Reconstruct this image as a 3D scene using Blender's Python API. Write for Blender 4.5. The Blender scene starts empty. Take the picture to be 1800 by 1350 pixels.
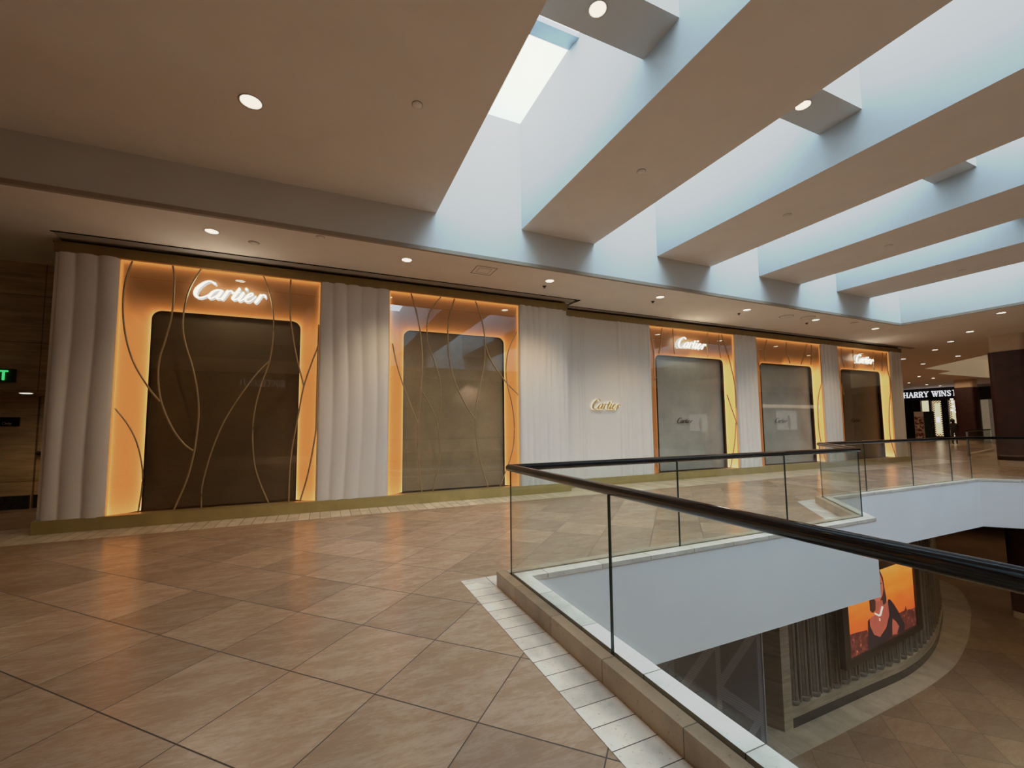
import bpy, bmesh, math, random
from mathutils import Vector, Matrix
random.seed(7)
C = bpy.context.scene.collection
PI = math.pi
# ------------------------------------------------------------------ helpers
class MB:
    """collects shapes and links them as ONE mesh object"""
    def __init__(s): s.v=[]; s.f=[]; s.sm=[]; s.col=None
    def add(s, vs, fs, smooth=False):
        o=len(s.v); s.v+= [tuple(v) for v in vs]; s.f+=[tuple(i+o for i in f) for f in fs]; s.sm+=[smooth]*len(fs)
    def box(s,x0,x1,y0,y1,z0,z1):
        s.add([(x0,y0,z0),(x1,y0,z0),(x1,y1,z0),(x0,y1,z0),(x0,y0,z1),(x1,y0,z1),(x1,y1,z1),(x0,y1,z1)],
              [(0,3,2,1),(4,5,6,7),(0,1,5,4),(1,2,6,5),(2,3,7,6),(3,0,4,7)])
    def bbox(s,x0,x1,y0,y1,z0,z1,b=.01):
        """box with chamfered edges"""
        bm=bmesh.new(); bmesh.ops.create_cube(bm,size=1)
        for v in bm.verts: v.co=Vector(((x0+x1)/2+v.co.x*(x1-x0),(y0+y1)/2+v.co.y*(y1-y0),(z0+z1)/2+v.co.z*(z1-z0)))
        bmesh.ops.bevel(bm,geom=bm.edges[:],offset=b,segments=2,affect='EDGES')
        bm.verts.index_update(); s.add([v.co[:] for v in bm.verts],[tuple(v.index for v in f.verts) for f in bm.faces]); bm.free()
    def poly(s,pts,z,flip=False):
        vs=[(x,y,z) for x,y in pts]; f=tuple(range(len(vs))); s.add(vs,[f[::-1] if flip else f])
    def prism(s,pts,z0,z1,smooth=False):
        n=len(pts); vs=[(x,y,z0) for x,y in pts]+[(x,y,z1) for x,y in pts]
        s.add(vs,[tuple(range(n))[::-1],tuple(range(n,2*n))]); s.add(vs,[(i,(i+1)%n,n+(i+1)%n,n+i) for i in range(n)],smooth)
    def cyl(s,c,r,z0,z1,n=24,r2=None,smooth=True):
        r2=r if r2 is None else r2
        vs=[(c[0]+r*math.cos(2*PI*i/n),c[1]+r*math.sin(2*PI*i/n),z0) for i in range(n)]+[(c[0]+r2*math.cos(2*PI*i/n),c[1]+r2*math.sin(2*PI*i/n),z1) for i in range(n)]
        s.add(vs,[tuple(range(n))[::-1],tuple(range(n,2*n))]); s.add(vs,[(i,(i+1)%n,n+(i+1)%n,n+i) for i in range(n)],smooth)
    def lathe(s,c,prof,n=24,smooth=True):
        vs=[]; k=len(prof)
        for r,z in prof:
            for i in range(n): vs.append((c[0]+r*math.cos(2*PI*i/n),c[1]+r*math.sin(2*PI*i/n),c[2]+z))
        fs=[]
        for j in range(k-1):
            for i in range(n): fs.append((j*n+i,j*n+(i+1)%n,(j+1)*n+(i+1)%n,(j+1)*n+i))
        s.add(vs,fs,smooth)
    def tube(s,pts,r,n=10,smooth=True,flat=1.0):
        """mitred sweep of a round section along a polyline"""
        P=[Vector(p) for p in pts]; rings=[]; up=None
        for i,p in enumerate(P):
            d0=(p-P[i-1]).normalized() if i>0 else None; d1=(P[i+1]-p).normalized() if i<len(P)-1 else None
            d=(d0+d1).normalized() if d0 and d1 else (d0 or d1)
            base=d1 or d0
            if up is None:
                up=Vector((0,0,1)) if abs(base.z)<.9 else Vector((0,-1,0))
            a=d.cross(up).normalized(); b=a.cross(d).normalized()
            k=1/max(.3,d.dot(base)) if d0 and d1 else 1
            # stretch along the side axis at a corner
            side=a
            ring=[]
            for q in range(n):
                t=2*PI*q/n
                ring.append(p+side*(math.cos(t)*r*(k if d0 and d1 and abs(d0.z)<.05 and abs(d1.z)<.05 else 1))+b*(math.sin(t)*r*flat))
            rings.append(ring)
        vs=[v[:] for g in rings for v in g]; m=len(rings)
        s.add(vs,[(j*n+i,j*n+(i+1)%n,(j+1)*n+(i+1)%n,(j+1)*n+i) for j in range(m-1) for i in range(n)],smooth)
        s.add([v[:] for v in rings[0]],[tuple(range(n))[::-1]]); s.add([v[:] for v in rings[-1]],[tuple(range(n))])
    def grid(s,rows,smooth=True,flip=False):
        n=len(rows[0]); vs=[p for r in rows for p in r]
        fs=[]
        for j in range(len(rows)-1):
            for i in range(n-1):
                f=(j*n+i,j*n+i+1,(j+1)*n+i+1,(j+1)*n+i); fs.append(f[::-1] if flip else f)
        s.add(vs,fs,smooth)
    def build(s,name,m,parent=None,loc=None,weld=False):
        me=bpy.data.meshes.new(name); me.from_pydata(s.v,[],s.f); me.update()
        me.polygons.foreach_set('use_smooth',s.sm)
        if weld:
            bm=bmesh.new(); bm.from_mesh(me); bmesh.ops.remove_doubles(bm,verts=bm.verts,dist=1e-5); bmesh.ops.recalc_face_normals(bm,faces=bm.faces); bm.to_mesh(me); bm.free()
        if s.col:
            a=me.color_attributes.new('glow','FLOAT_COLOR','POINT')
            for i,c in enumerate(s.col): a.data[i].color=(c,c,c,1)
        o=bpy.data.objects.new(name,me); C.objects.link(o)
        if m: me.materials.append(m)
        if parent is not None: o.parent=parent
        if loc: o.location=loc
        return o
def tag(o,label,cat,group=None,kind=None):
    if label: o['label']=label
    if cat: o['category']=cat
    if group: o['group']=group
    if kind: o['kind']=kind
    return o
def thing(name,label,cat,loc=(0,0,0),rz=0,group=None):
    o=bpy.data.objects.new(name,None); o.empty_display_size=.2; C.objects.link(o)
    o.location=loc; o.rotation_euler=(0,0,rz)
    return tag(o,label,cat,group)
def struct(name,mb,m,label=None,parent=None):
    o=mb.build(name,m,parent)
    if parent is None: o['kind']='structure'
    if label: o['label']=label
    return o
def dup(root,loc,label=None,group=None,rz=None):
    r=root.copy(); C.objects.link(r); r.location=loc
    if rz is not None: r.rotation_euler=(0,0,rz)
    if label: r['label']=label
    if group: r['group']=group
    for ch in list(root.children):
        c=ch.copy(); C.objects.link(c); c.parent=r; c.matrix_parent_inverse=ch.matrix_parent_inverse.copy()
    return r
def catmull(P,k=6):
    out=[]
    n=len(P)
    for i in range(n-1):
        p0=P[max(i-1,0)];p1=P[i];p2=P[i+1];p3=P[min(i+2,n-1)]
        for j in range(k):
            t=j/k
            out.append(tuple(.5*((2*b)+(c-a)*t+(2*a-5*b+4*c-d)*t*t+(-a+3*b-3*c+d)*t**3) for a,b,c,d in zip(p0,p1,p2,p3)))
    out.append(tuple(P[-1]))
    return out
# ------------------------------------------------------------------ materials
class NT:
    def __init__(s,name):
        s.m=bpy.data.materials.new(name); s.m.use_nodes=True; s.t=s.m.node_tree; s.t.nodes.clear()
        s.out=s.n('ShaderNodeOutputMaterial')
    def n(s,typ,**kw):
        x=s.t.nodes.new(typ)
        for k,v in kw.items():
            if k=='inp':
                for a,b in v.items(): x.inputs[a].default_value=b
            else: setattr(x,k,v)
        return x
    def l(s,a,b): s.t.links.new(a,b)
    def val(s,x,sock):
        if isinstance(x,(int,float)): sock.default_value=x
        else: s.l(x,sock)
    def math(s,op,a,b=0,c=0,clamp=False):
        x=s.n('ShaderNodeMath',operation=op,use_clamp=clamp)
        for i,q in enumerate((a,b,c)): s.val(q,x.inputs[i])
        return x.outputs[0]
    def pos(s):
        g=s.n('ShaderNodeNewGeometry'); sp=s.n('ShaderNodeSeparateXYZ'); s.l(g.outputs['Position'],sp.inputs[0]); return g.outputs['Position'],sp.outputs
    def noise(s,vec,scale,detail=4,rough=.6,stretch=None,dist=0):
        if stretch:
            mp=s.n('ShaderNodeMapping'); mp.inputs['Scale'].default_value=stretch; s.l(vec,mp.inputs[0]); vec=mp.outputs[0]
        x=s.n('ShaderNodeTexNoise',inp={'Scale':scale,'Detail':detail,'Roughness':rough,'Distortion':dist}); s.l(vec,x.inputs['Vector']); return x.outputs['Fac']
    def ramp(s,fac,stops):
        r=s.n('ShaderNodeValToRGB'); e=r.color_ramp.elements
        while len(e)<len(stops): e.new(.5)
        for q,(p,c) in zip(e,stops): q.position=p; q.color=tuple(c)+(1,)
        s.val(fac,r.inputs[0]); return r.outputs[0]
    def mix(s,fac,a,b,mode='MIX'):
        x=s.n('ShaderNodeMix',data_type='RGBA',blend_type=mode)
        s.val(fac,x.inputs[0])
        for q,i in ((a,6),(b,7)):
            if isinstance(q,tuple): x.inputs[i].default_value=q+(1,) if len(q)==3 else q
            else: s.l(q,x.inputs[i])
        return x.outputs[2]
    def bsdf(s,col,rough=.5,metal=0,bump=None,bs=.1,bd=.02,spec=.5,emit=None,es=0):
        b=s.n('ShaderNodeBsdfPrincipled')
        if isinstance(col,tuple): b.inputs['Base Color'].default_value=col+(1,)
        else: s.l(col,b.inputs['Base Color'])
        s.val(rough,b.inputs['Roughness']); s.val(metal,b.inputs['Metallic']); b.inputs['Specular IOR Level'].default_value=spec
        if bump is not None:
            k=s.n('ShaderNodeBump',inp={'Strength':bs,'Distance':bd}); s.l(bump,k.inputs['Height']); s.l(k.outputs[0],b.inputs['Normal'])
        if emit is not None:
            if isinstance(emit,tuple): b.inputs['Emission Color'].default_value=emit+(1,)
            else: s.l(emit,b.inputs['Emission Color'])
            s.val(es,b.inputs['Emission Strength'])
        s.l(b.outputs[0],s.out.inputs[0]); return b
def lerpc(a,b,t): return tuple(x+(y-x)*t for x,y in zip(a,b))
def simple(name,col,rough=.5,metal=0,var=.08,scale=6,spec=.5,bs=.03):
    t=NT(name); p,_=t.pos(); n=t.noise(p,scale,5)
    c=t.ramp(n,[(.3,tuple(x*(1-var) for x in col)),(.7,tuple(min(1,x*(1+var)) for x in col))])
    t.bsdf(c,rough,metal,n,bs,.01,spec); return t.m
def emis(name,col,st,var=0):
    t=NT(name); p,_=t.pos(); n=t.noise(p,8,3)
    c=t.ramp(n,[(.3,tuple(x*(1-var) for x in col)),(.7,col)])
    t.bsdf((.02,.02,.02),.5,emit=c,es=st); return t.m
def grate(t,x,per,off,w):
    """1 in a thin line every per, else 0"""
    a=t.math('SUBTRACT',x,off-w/2); b=t.math('DIVIDE',a,per); f=t.math('FRACT',b)
    return t.math('LESS_THAN',f,w/per)
def cellid(t,x,per,off): return t.math('FLOOR',t.math('DIVIDE',t.math('SUBTRACT',x,off),per))
def tile_floor(name,base,per,offu,offv,rough=.16,dark=(.05,.035,.025),gain=1.0,diag=True,cont=1.0):
    t=NT(name); p,xyz=t.pos()
    if diag:
        u=t.math('MULTIPLY',t.math('ADD',xyz[0],xyz[1]),.70711); v=t.math('MULTIPLY',t.math('SUBTRACT',xyz[1],xyz[0]),.70711)
    else: u,v=xyz[0],xyz[1]
    cu,cv=cellid(t,u,per,offu),cellid(t,v,per,offv)
    cb=t.n('ShaderNodeCombineXYZ'); t.l(cu,cb.inputs[0]); t.l(cv,cb.inputs[1])
    wn=t.n('ShaderNodeTexWhiteNoise',noise_dimensions='2D'); t.l(cb.outputs[0],wn.inputs['Vector'])
    # noise domain shifted tile by tile so that the veining breaks at the joints
    ad=t.n('ShaderNodeVectorMath',operation='MULTIPLY_ADD'); t.l(wn.outputs['Color'],ad.inputs[0]); ad.inputs[1].default_value=(9,9,9); t.l(p,ad.inputs[2])
    rot=t.n('ShaderNodeMapping'); rot.inputs['Rotation'].default_value=(0,0,PI/4 if diag else 0); rot.inputs['Scale'].default_value=(1.0,3.2,1); t.l(ad.outputs[0],rot.inputs[0])
    n1=t.noise(rot.outputs[0],2.1,10,.74,dist=.5); n2=t.noise(rot.outputs[0],13,7,.75); n3=t.noise(ad.outputs[0],60,3,.6)
    k=t.math('ADD',t.math('MULTIPLY',n1,.62),t.math('MULTIPLY',n2,.38))
    d=tuple(x*(1-.26*cont) for x in base); l=tuple(min(1,x*(1+.22*cont)) for x in base); md=(base[0]*.86,base[1]*.77,base[2]*.70)
    col=t.ramp(k,[(.33,d),(.46,md),(.55,base),(.70,l)])
    tv=t.math('MULTIPLY_ADD',wn.outputs['Value'],.34,.83)
    hs=t.n('ShaderNodeHueSaturation'); hs.inputs['Saturation'].default_value=1; t.l(col,hs.inputs['Color']); t.l(tv,hs.inputs['Value'])
    pit=t.math('GREATER_THAN',n3,.70)
    col=t.mix(t.math('MULTIPLY',pit,.35),hs.outputs[0],tuple(x*.5 for x in base))
    w=.0085
    j=t.math('MAXIMUM',grate(t,u,per,offu,w),grate(t,v,per,offv,w*.8))
    col=t.mix(j,col,dark)
    r=t.math('ADD',t.math('MULTIPLY_ADD',n2,.16,rough-.06),t.math('MULTIPLY',j,.4))
    h=t.math('SUBTRACT',t.math('MULTIPLY',k,.15),t.math('MULTIPLY',j,.6))
    t.bsdf(col,r,0,h,.12,.004,.42); return t.m
def plank_stone(name,base,axis,per,off,rough=.22,line=(.12,.095,.07),w=.006,pits=True,vein=(1,1,1)):
    t=NT(name); p,xyz=t.pos()
    n1=t.noise(p,3,8,.65,stretch=vein); n2=t.noise(p,42,5,.75)
    col=t.ramp(n1,[(.32,tuple(x*.78 for x in base)),(.5,base),(.7,tuple(min(1,x*1.14) for x in base))])
    if pits:
        col=t.mix(t.math('MULTIPLY',t.math('GREATER_THAN',n2,.63),.6),col,(base[0]*.42,base[1]*.33,base[2]*.26))
    h=n2
    if axis is not None:
        j=grate(t,xyz[axis],per,off,w)
        cb=t.n('ShaderNodeCombineXYZ'); t.l(cellid(t,xyz[axis],per,off),cb.inputs[0])
        wn=t.n('ShaderNodeTexWhiteNoise',noise_dimensions='2D'); t.l(cb.outputs[0],wn.inputs['Vector'])
        hs=t.n('ShaderNodeHueSaturation'); t.l(col,hs.inputs['Color']); t.l(t.math('MULTIPLY_ADD',wn.outputs['Value'],.2,.9),hs.inputs['Value'])
        col=t.mix(j,hs.outputs[0],line)
    t.bsdf(col,rough,0,h,.05,.003); return t.m
def travertine_wall(name,base,sx,sz,rough=.35):
    t=NT(name); p,xyz=t.pos()
    n=t.noise(p,2.2,9,.7,stretch=(.55,.55,7),dist=.5); n2=t.noise(p,1.1,3,.5)
    col=t.ramp(t.math('ADD',t.math('MULTIPLY',n,.7),t.math('MULTIPLY',n2,.3)),[(.34,tuple(x*.5 for x in base)),(.5,base),(.68,tuple(min(1,x*1.5) for x in base))])
    j=t.math('MAXIMUM',grate(t,xyz[0],sx,.37,.012),grate(t,xyz[2],sz,.55,.01)); col=t.mix(j,col,tuple(x*.25 for x in base))
    t.bsdf(col,rough,0,n,.05,.005); return t.m
def glass_mat(name,tint=(.97,.99,.98),ior=1.5,rough=.0,floor_ref=0.0,refl=(1,1,1)):
    """thin pane: clear transmission plus mirror reflection by Schlick's law, the same from both faces"""
    t=NT(name); tr=t.n('ShaderNodeBsdfTransparent'); tr.inputs[0].default_value=tint+(1,)
    gl=t.n('ShaderNodeBsdfGlossy'); gl.inputs['Roughness'].default_value=rough; gl.inputs[0].default_value=refl+(1,)
    g=t.n('ShaderNodeNewGeometry'); d=t.n('ShaderNodeVectorMath',operation='DOT_PRODUCT'); t.l(g.outputs['Normal'],d.inputs[0]); t.l(g.outputs['Incoming'],d.inputs[1])
    c=t.math('SUBTRACT',1,t.math('ABSOLUTE',d.outputs['Value']),clamp=True); r0=((ior-1)/(ior+1))**2+floor_ref
    n=t.noise(g.outputs['Position'],1.5,2); f=t.math('ADD',t.math('MULTIPLY_ADD',t.math('POWER',c,5),1-r0,r0-.002),t.math('MULTIPLY',n,.004),clamp=True)
    mx=t.n('ShaderNodeMixShader'); t.l(f,mx.inputs[0]); t.l(tr.outputs[0],mx.inputs[1]); t.l(gl.outputs[0],mx.inputs[2]); t.l(mx.outputs[0],t.out.inputs[0]); return t.m

M={}
M['ceil']=simple('ceiling_paint',(.82,.76,.70),.85,0,.03,2,.2)
M['white']=simple('white_plaster',(.60,.595,.57),.8,0,.015,1.2,.2)
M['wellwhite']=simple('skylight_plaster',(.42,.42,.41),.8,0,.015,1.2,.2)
M['bandwhite']=simple('balcony_band_paint',(.92,.91,.90),.7,0,.02,.8,.2)
M['lip']=simple('shaded_edge_bead',(.33,.27,.21),.7,0,.05,4,.2)  # darker than the plaster: shade of the reveal painted in
M['groove']=simple('dark_groove',(.035,.03,.025),.8,0,.1,6,.2)
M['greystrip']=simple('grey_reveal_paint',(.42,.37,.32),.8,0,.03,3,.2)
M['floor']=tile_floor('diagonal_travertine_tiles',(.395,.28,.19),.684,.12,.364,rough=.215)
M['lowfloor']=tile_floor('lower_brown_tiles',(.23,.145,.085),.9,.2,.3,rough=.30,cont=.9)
M['marbY']=plank_stone('pale_marble_planks_near',(.76,.66,.54),1,.171,1.807)
M['marbX']=plank_stone('pale_travertine_planks_facade',(.66,.56,.43),0,.1735,.133)
M['marbD']=plank_stone('pale_marble_slab_strip',(.66,.60,.52),0,.3,.1)
M['curbY']=plank_stone('travertine_curb_near',(.46,.34,.22),1,.65,1.63,.3)
M['curbX']=plank_stone('travertine_curb_far',(.46,.34,.22),0,.65,1.70,.3)
M['ledge']=plank_stone('white_marble_ledge_near',(.74,.69,.60),1,.65,1.4,.3,pits=True)
M['ledgeX']=plank_stone('white_marble_ledge_far',(.72,.66,.57),0,.65,1.4,.3,pits=True)
M['brass']=simple('brushed_brass',(.44,.35,.14),.4,.45,.12,3)
M['brassdark']=simple('aged_brass_cornice',(.30,.205,.08),.5,.4,.12,3)
M['bronze']=simple('bronze_bar',(.46,.35,.20),.42,.7,.08,9)
M['dark']=simple('black_metal',(.02,.018,.017),.35,.3,.2,6)
M['rail']=simple('black_gloss_handrail',(.003,.003,.004),.05,0,.0,5,spec=.12,bs=0)
M['glass']=glass_mat('balustrade_glass',(.965,.985,.975),1.5)
M['glassedge']=simple('glass_edge_green',(.02,.05,.045),.1,0,.1,5)
M['skyglass']=glass_mat('skylight_glass',(.93,.97,1.0),1.45)
M['alum']=simple('skylight_aluminium',(.45,.5,.55),.4,.5,.05,5)
M['maroon']=simple('dark_maroon_wood',(.035,.008,.008),.42,0,.5,4)
M['collar']=simple('pillar_collar_stone',(.62,.50,.38),.7,0,.06,6)
M['black']=simple('black_facade',(.008,.008,.010),.3,0,.2,4)
M['trav']=travertine_wall('dark_travertine_wall',(.36,.28,.18),1.3,.88)
M['travdoor']=travertine_wall('door_travertine',(.50,.36,.21),50,50)
M['stonelow']=travertine_wall('lower_store_stone',(.36,.29,.20),60,60)
M['stonedark']=travertine_wall('lower_store_stone_shaded',(.17,.115,.07),60,60)  # same stone with the shade of the side face put into its colour
M['colstone']=simple('fluted_bronze_stone',(.16,.135,.10),.4,.1,.25,8)
M['granite']=simple('black_granite',(.02,.02,.02),.2,0,.6,14)
M['lowborder']=plank_stone('lower_pale_border',(.38,.29,.20),0,.45,.1,.35,pits=False)
M['lampring']=simple('lamp_trim_ring',(.55,.45,.34),.5,0,.05,9)
M['cream']=(lambda t:(t.bsdf((.62,.52,.36),.7,emit=(.62,.50,.33),es=.16),t.m)[1])(NT('cream_painted_glow'))  # weak emission stands in for light inside the recess
M['darkwall']=simple('dim_mall_wall',(.16,.12,.09),.8,0,.2,1)
def curtain_mat():
    t=NT('plaster_drapery'); p,_=t.pos(); n=t.noise(p,160,3,.8); n2=t.noise(p,1.5,3)
    c=t.ramp(n,[(.3,(.70,.68,.65)),(.7,(.80,.78,.75))]); t.bsdf(c,.8,0,n,.25,.004,.2); return t.m
M['curtain']=curtain_mat()
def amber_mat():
    """back-lit amber fabric laminated in glass; the falloff from the edges is painted as glow values on the mesh"""
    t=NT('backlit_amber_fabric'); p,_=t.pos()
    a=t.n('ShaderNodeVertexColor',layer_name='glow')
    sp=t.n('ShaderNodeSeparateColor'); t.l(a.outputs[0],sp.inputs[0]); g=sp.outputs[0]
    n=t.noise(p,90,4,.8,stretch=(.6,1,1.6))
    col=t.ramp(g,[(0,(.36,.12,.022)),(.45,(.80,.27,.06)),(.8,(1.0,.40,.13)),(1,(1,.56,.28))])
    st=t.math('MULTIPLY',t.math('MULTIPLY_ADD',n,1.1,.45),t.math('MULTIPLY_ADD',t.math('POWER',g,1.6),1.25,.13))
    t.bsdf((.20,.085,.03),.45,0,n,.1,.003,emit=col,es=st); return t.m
M['amber']=amber_mat()
M['led']=emis('warm_led_strip',(1,.36,.08),.5)
M['sign']=emis('lit_letter_white',(1,.92,.74),8.5)
M['signwarm']=simple('brass_letters',(.75,.55,.32),.3,.6,.1,8)
M['signglow']=emis('warm_letter_edge',(1,.72,.40),1.2)
M['lamp']=emis('downlight_lens',(1,.86,.60),8)
def mesh_back(name,base,rough=.6,sc=1.0):
    t=NT(name); p,xyz=t.pos(); n=t.noise(p,70,4,.8,stretch=(.4,1,2.2)); n2=t.noise(p,1.3,4)
    c=t.ramp(t.math('ADD',t.math('MULTIPLY',n,.6),t.math('MULTIPLY',n2,.4)),[(.35,tuple(x*.65 for x in base)),(.65,tuple(x*1.3 for x in base))])
    t.bsdf(c,rough,0,n,.1,.004,.3); return t.m
M['meshdark']=mesh_back('dark_woven_screen',(.115,.078,.035))
M['meshtan']=mesh_back('tan_woven_screen',(.34,.27,.16))
M['blindgrey']=mesh_back('grey_roller_blind',(.44,.46,.42))
M['blindbrown']=mesh_back('brown_roller_blind',(.185,.155,.11))
M['shopglass']=glass_mat('shop_window_glass',(.96,.95,.93),1.52,floor_ref=.045)
M['frame']=simple('dark_bronze_frame',(.05,.035,.02),.35,.5,.2,8)
# traced outlines of the bronze bars, script lettering and screen picture (metres)
W1=[[(-3.053,4.459),(-3.134,4.086),(-3.144,3.648),(-3.092,3.179),(-2.964,2.717),(-2.745,2.294),(-2.578,2.061)],[(-2.501,4.46),(-2.466,4.174),(-2.475,3.596),(-2.544,3.142),(-2.61,2.816),(-2.622,2.496),(-2.562,2.062),(-2.4,1.627),(-2.227,1.347),(-2.084,1.212)],[(-2.088,4.445),(-2.237,4.078),(-2.3,3.738),(-2.316,3.405),(-2.264,3.081),(-2.148,2.678),(-2.065,2.272),(-2.026,1.866),(-2.041,1.463),(-2.072,1.144),(-2.153,0.713),(-2.31,0.226)],[(-1.117,4.455),(-1.021,4.186),(-0.941,3.793),(-0.921,3.396),(-0.963,2.866),(-1.081,2.427),(-1.162,2.04),(-1.199,1.7),(-1.194,1.322),(-1.145,0.902),(-1.043,0.564),(-0.904,0.221)],[(-0.97,2.843),(-1.196,2.552),(-1.471,2.078),(-1.667,1.662),(-1.806,1.215),(-1.893,0.817),(-1.932,0.541),(-1.927,0.216)],[(-0.658,4.449),(-0.665,3.957),(-0.622,3.51),(-0.519,2.935),(-0.378,2.383)],[(-0.091,3.326),(-0.237,2.905),(-0.385,2.36),(-0.47,1.784),(-0.546,1.263),(-0.581,0.833),(-0.584,0.212)],[(-0.105,3.601),(-0.132,2.957),(-0.103,2.053),(-0.162,1.429),(-0.266,0.731),(-0.391,0.222)],[(-3.168,1.938),(-2.991,1.671),(-2.857,1.363),(-2.772,0.978),(-2.757,0.635),(-2.79,0.222)]]
W2=[[(1.637,4.441),(1.749,4.067),(1.841,3.621),(1.885,3.13),(1.881,2.639),(1.844,2.112),(1.807,1.631),(1.81,1.194),(1.842,0.719),(1.897,0.226)],[(2.287,4.442),(2.057,4.099),(1.984,3.757),(2.019,3.345),(2.145,3.021),(2.264,2.613),(2.299,2.242),(2.275,1.873),(2.222,1.547)],[(1.883,2.347),(2.067,2.034),(2.192,1.75),(2.234,1.547),(2.277,1.181),(2.258,0.779),(2.125,0.218)],[(2.598,4.434),(2.473,3.97),(2.448,3.543),(2.504,2.956),(2.656,2.458),(2.874,2.043),(3.081,1.74)],[(3.094,4.438),(3.239,4.043),(3.315,3.609),(3.303,3.04),(3.21,2.56),(3.109,2.088),(3.081,1.706),(3.115,1.243),(3.203,0.779),(3.38,0.218)],[(3.328,3.457),(3.466,3.092),(3.816,2.624),(4.165,2.301)],[(4.129,3.808),(3.919,3.386),(3.843,2.979),(3.863,2.581),(3.978,2.098),(4.036,1.571),(3.967,0.962),(3.654,0.208)],[(1.262,3.333),(1.364,2.859),(1.532,2.347),(1.686,1.95),(1.815,1.631)]]
W3=[[(8.488,4.387),(8.625,4.035),(8.694,3.625),(8.673,3.143),(8.565,2.661),(8.465,2.254),(8.426,1.75)],[(9.033,4.424),(8.977,3.991),(8.885,3.637)],[(9.453,4.435),(9.465,4.026),(9.493,3.673)],[(10.877,4.425),(10.829,4.05),(10.839,3.643)],[(11.363,4.415),(11.365,4.049),(11.402,3.657)],[(11.483,4.424),(11.695,3.882),(11.91,3.134),(12.001,2.532),(12.023,2.081)],[(11.602,2.505),(11.805,2.005),(11.997,1.557)],[(11.938,1.632),(11.841,1.003),(11.602,0.206)],[(8.765,2.958),(8.636,2.8),(8.494,2.524)],[(8.427,1.384),(8.506,0.851),(8.737,0.245)]]
W4=[[(13.071,4.406),(13.033,3.912),(13.21,3.346),(13.252,2.943)],[(13.622,4.413),(13.49,4.042),(13.46,3.664)],[(14.628,4.399),(14.634,4.044),(14.761,3.662)],[(15.746,4.406),(15.596,4.031),(15.353,3.657)],[(16.016,4.406),(15.999,4.055),(15.902,3.666)],[(16.534,4.423),(16.535,3.864),(16.517,3.123)],[(16.517,3.123),(16.221,2.53),(16.132,1.841),(16.162,1.122),(16.417,0.221)]]
W5=[[(17.801,4.394),(17.804,3.971),(17.928,3.67)],[(18.51,4.382),(18.531,4.011),(18.542,3.66)],[(19.91,4.391),(19.862,3.641)],[(20.552,4.39),(20.431,3.646)],[(20.861,4.409),(20.836,3.684),(20.978,3.113),(20.72,2.047),(20.654,1.041),(20.942,0.231)],[(17.491,3.536),(17.64,3.086),(17.778,2.635)]]
G_=[[(0.305,0.291,0.0497),(0.288,0.301,0.0439),(0.256,0.322,0.0322),(0.213,0.326,0.0263),(0.167,0.305,0.038),(0.112,0.257,0.0585),(0.063,0.199,0.0731),(0.031,0.138,0.0819),(0.022,0.085,0.0789),(0.031,0.046,0.0672),(0.056,0.023,0.0497),(0.094,0.015,0.0351),(0.14,0.03,0.0292),(0.186,0.058,0.0234),(0.218,0.085,0.0205)],[(0.425,0.174,0.0292),(0.381,0.186,0.0263),(0.333,0.178,0.0322),(0.277,0.139,0.0497),(0.237,0.082,0.0614),(0.222,0.045,0.0585),(0.234,0.023,0.0409),(0.272,0.031,0.0292),(0.318,0.068,0.0263),(0.359,0.114,0.0263),(0.393,0.167,0.0263)],[(0.408,0.172,0.0643),(0.374,0.109,0.0672),(0.349,0.066,0.0672),(0.338,0.039,0.0585),(0.36,0.028,0.0322),(0.396,0.038,0.0234),(0.438,0.076,0.0205),(0.484,0.146,0.0205)],[(0.499,0.179,0.0643),(0.47,0.124,0.0672),(0.438,0.064,0.0672),(0.417,0.027,0.0585)],[(0.479,0.134,0.0234),(0.517,0.179,0.0292),(0.55,0.189,0.0322),(0.571,0.174,0.0409),(0.574,0.153,0.0468)],[(0.677,0.244,0.0526),(0.637,0.17,0.0643),(0.598,0.1,0.0672),(0.577,0.057,0.0614),(0.595,0.035,0.0351),(0.639,0.054,0.0263),(0.682,0.095,0.0205)],[(0.571,0.153,0.0175),(0.635,0.172,0.0263),(0.686,0.182,0.0205)],[(0.74,0.174,0.0643),(0.711,0.122,0.0672),(0.68,0.066,0.0672),(0.671,0.034,0.0556),(0.694,0.025,0.0322),(0.733,0.053,0.0234),(0.771,0.097,0.0205)],[(0.784,0.248,0.067515),(0.788,0.247,0.067515)],[(0.777,0.083,0.0205),(0.836,0.116,0.0234),(0.883,0.158,0.0292),(0.882,0.181,0.0322),(0.852,0.179,0.0322),(0.813,0.143,0.0497),(0.779,0.086,0.0643),(0.77,0.049,0.0614),(0.789,0.027,0.0409),(0.829,0.028,0.0292),(0.878,0.065,0.0234),(0.937,0.134,0.0205)],[(1.016,0.161,0.0643),(0.984,0.103,0.0672),(0.95,0.045,0.0672),(0.932,0.023,0.0585)],[(0.973,0.102,0.0205),(1.018,0.158,0.0263),(1.058,0.174,0.0322),(1.085,0.163,0.0439),(1.09,0.142,0.0556)]]

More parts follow.
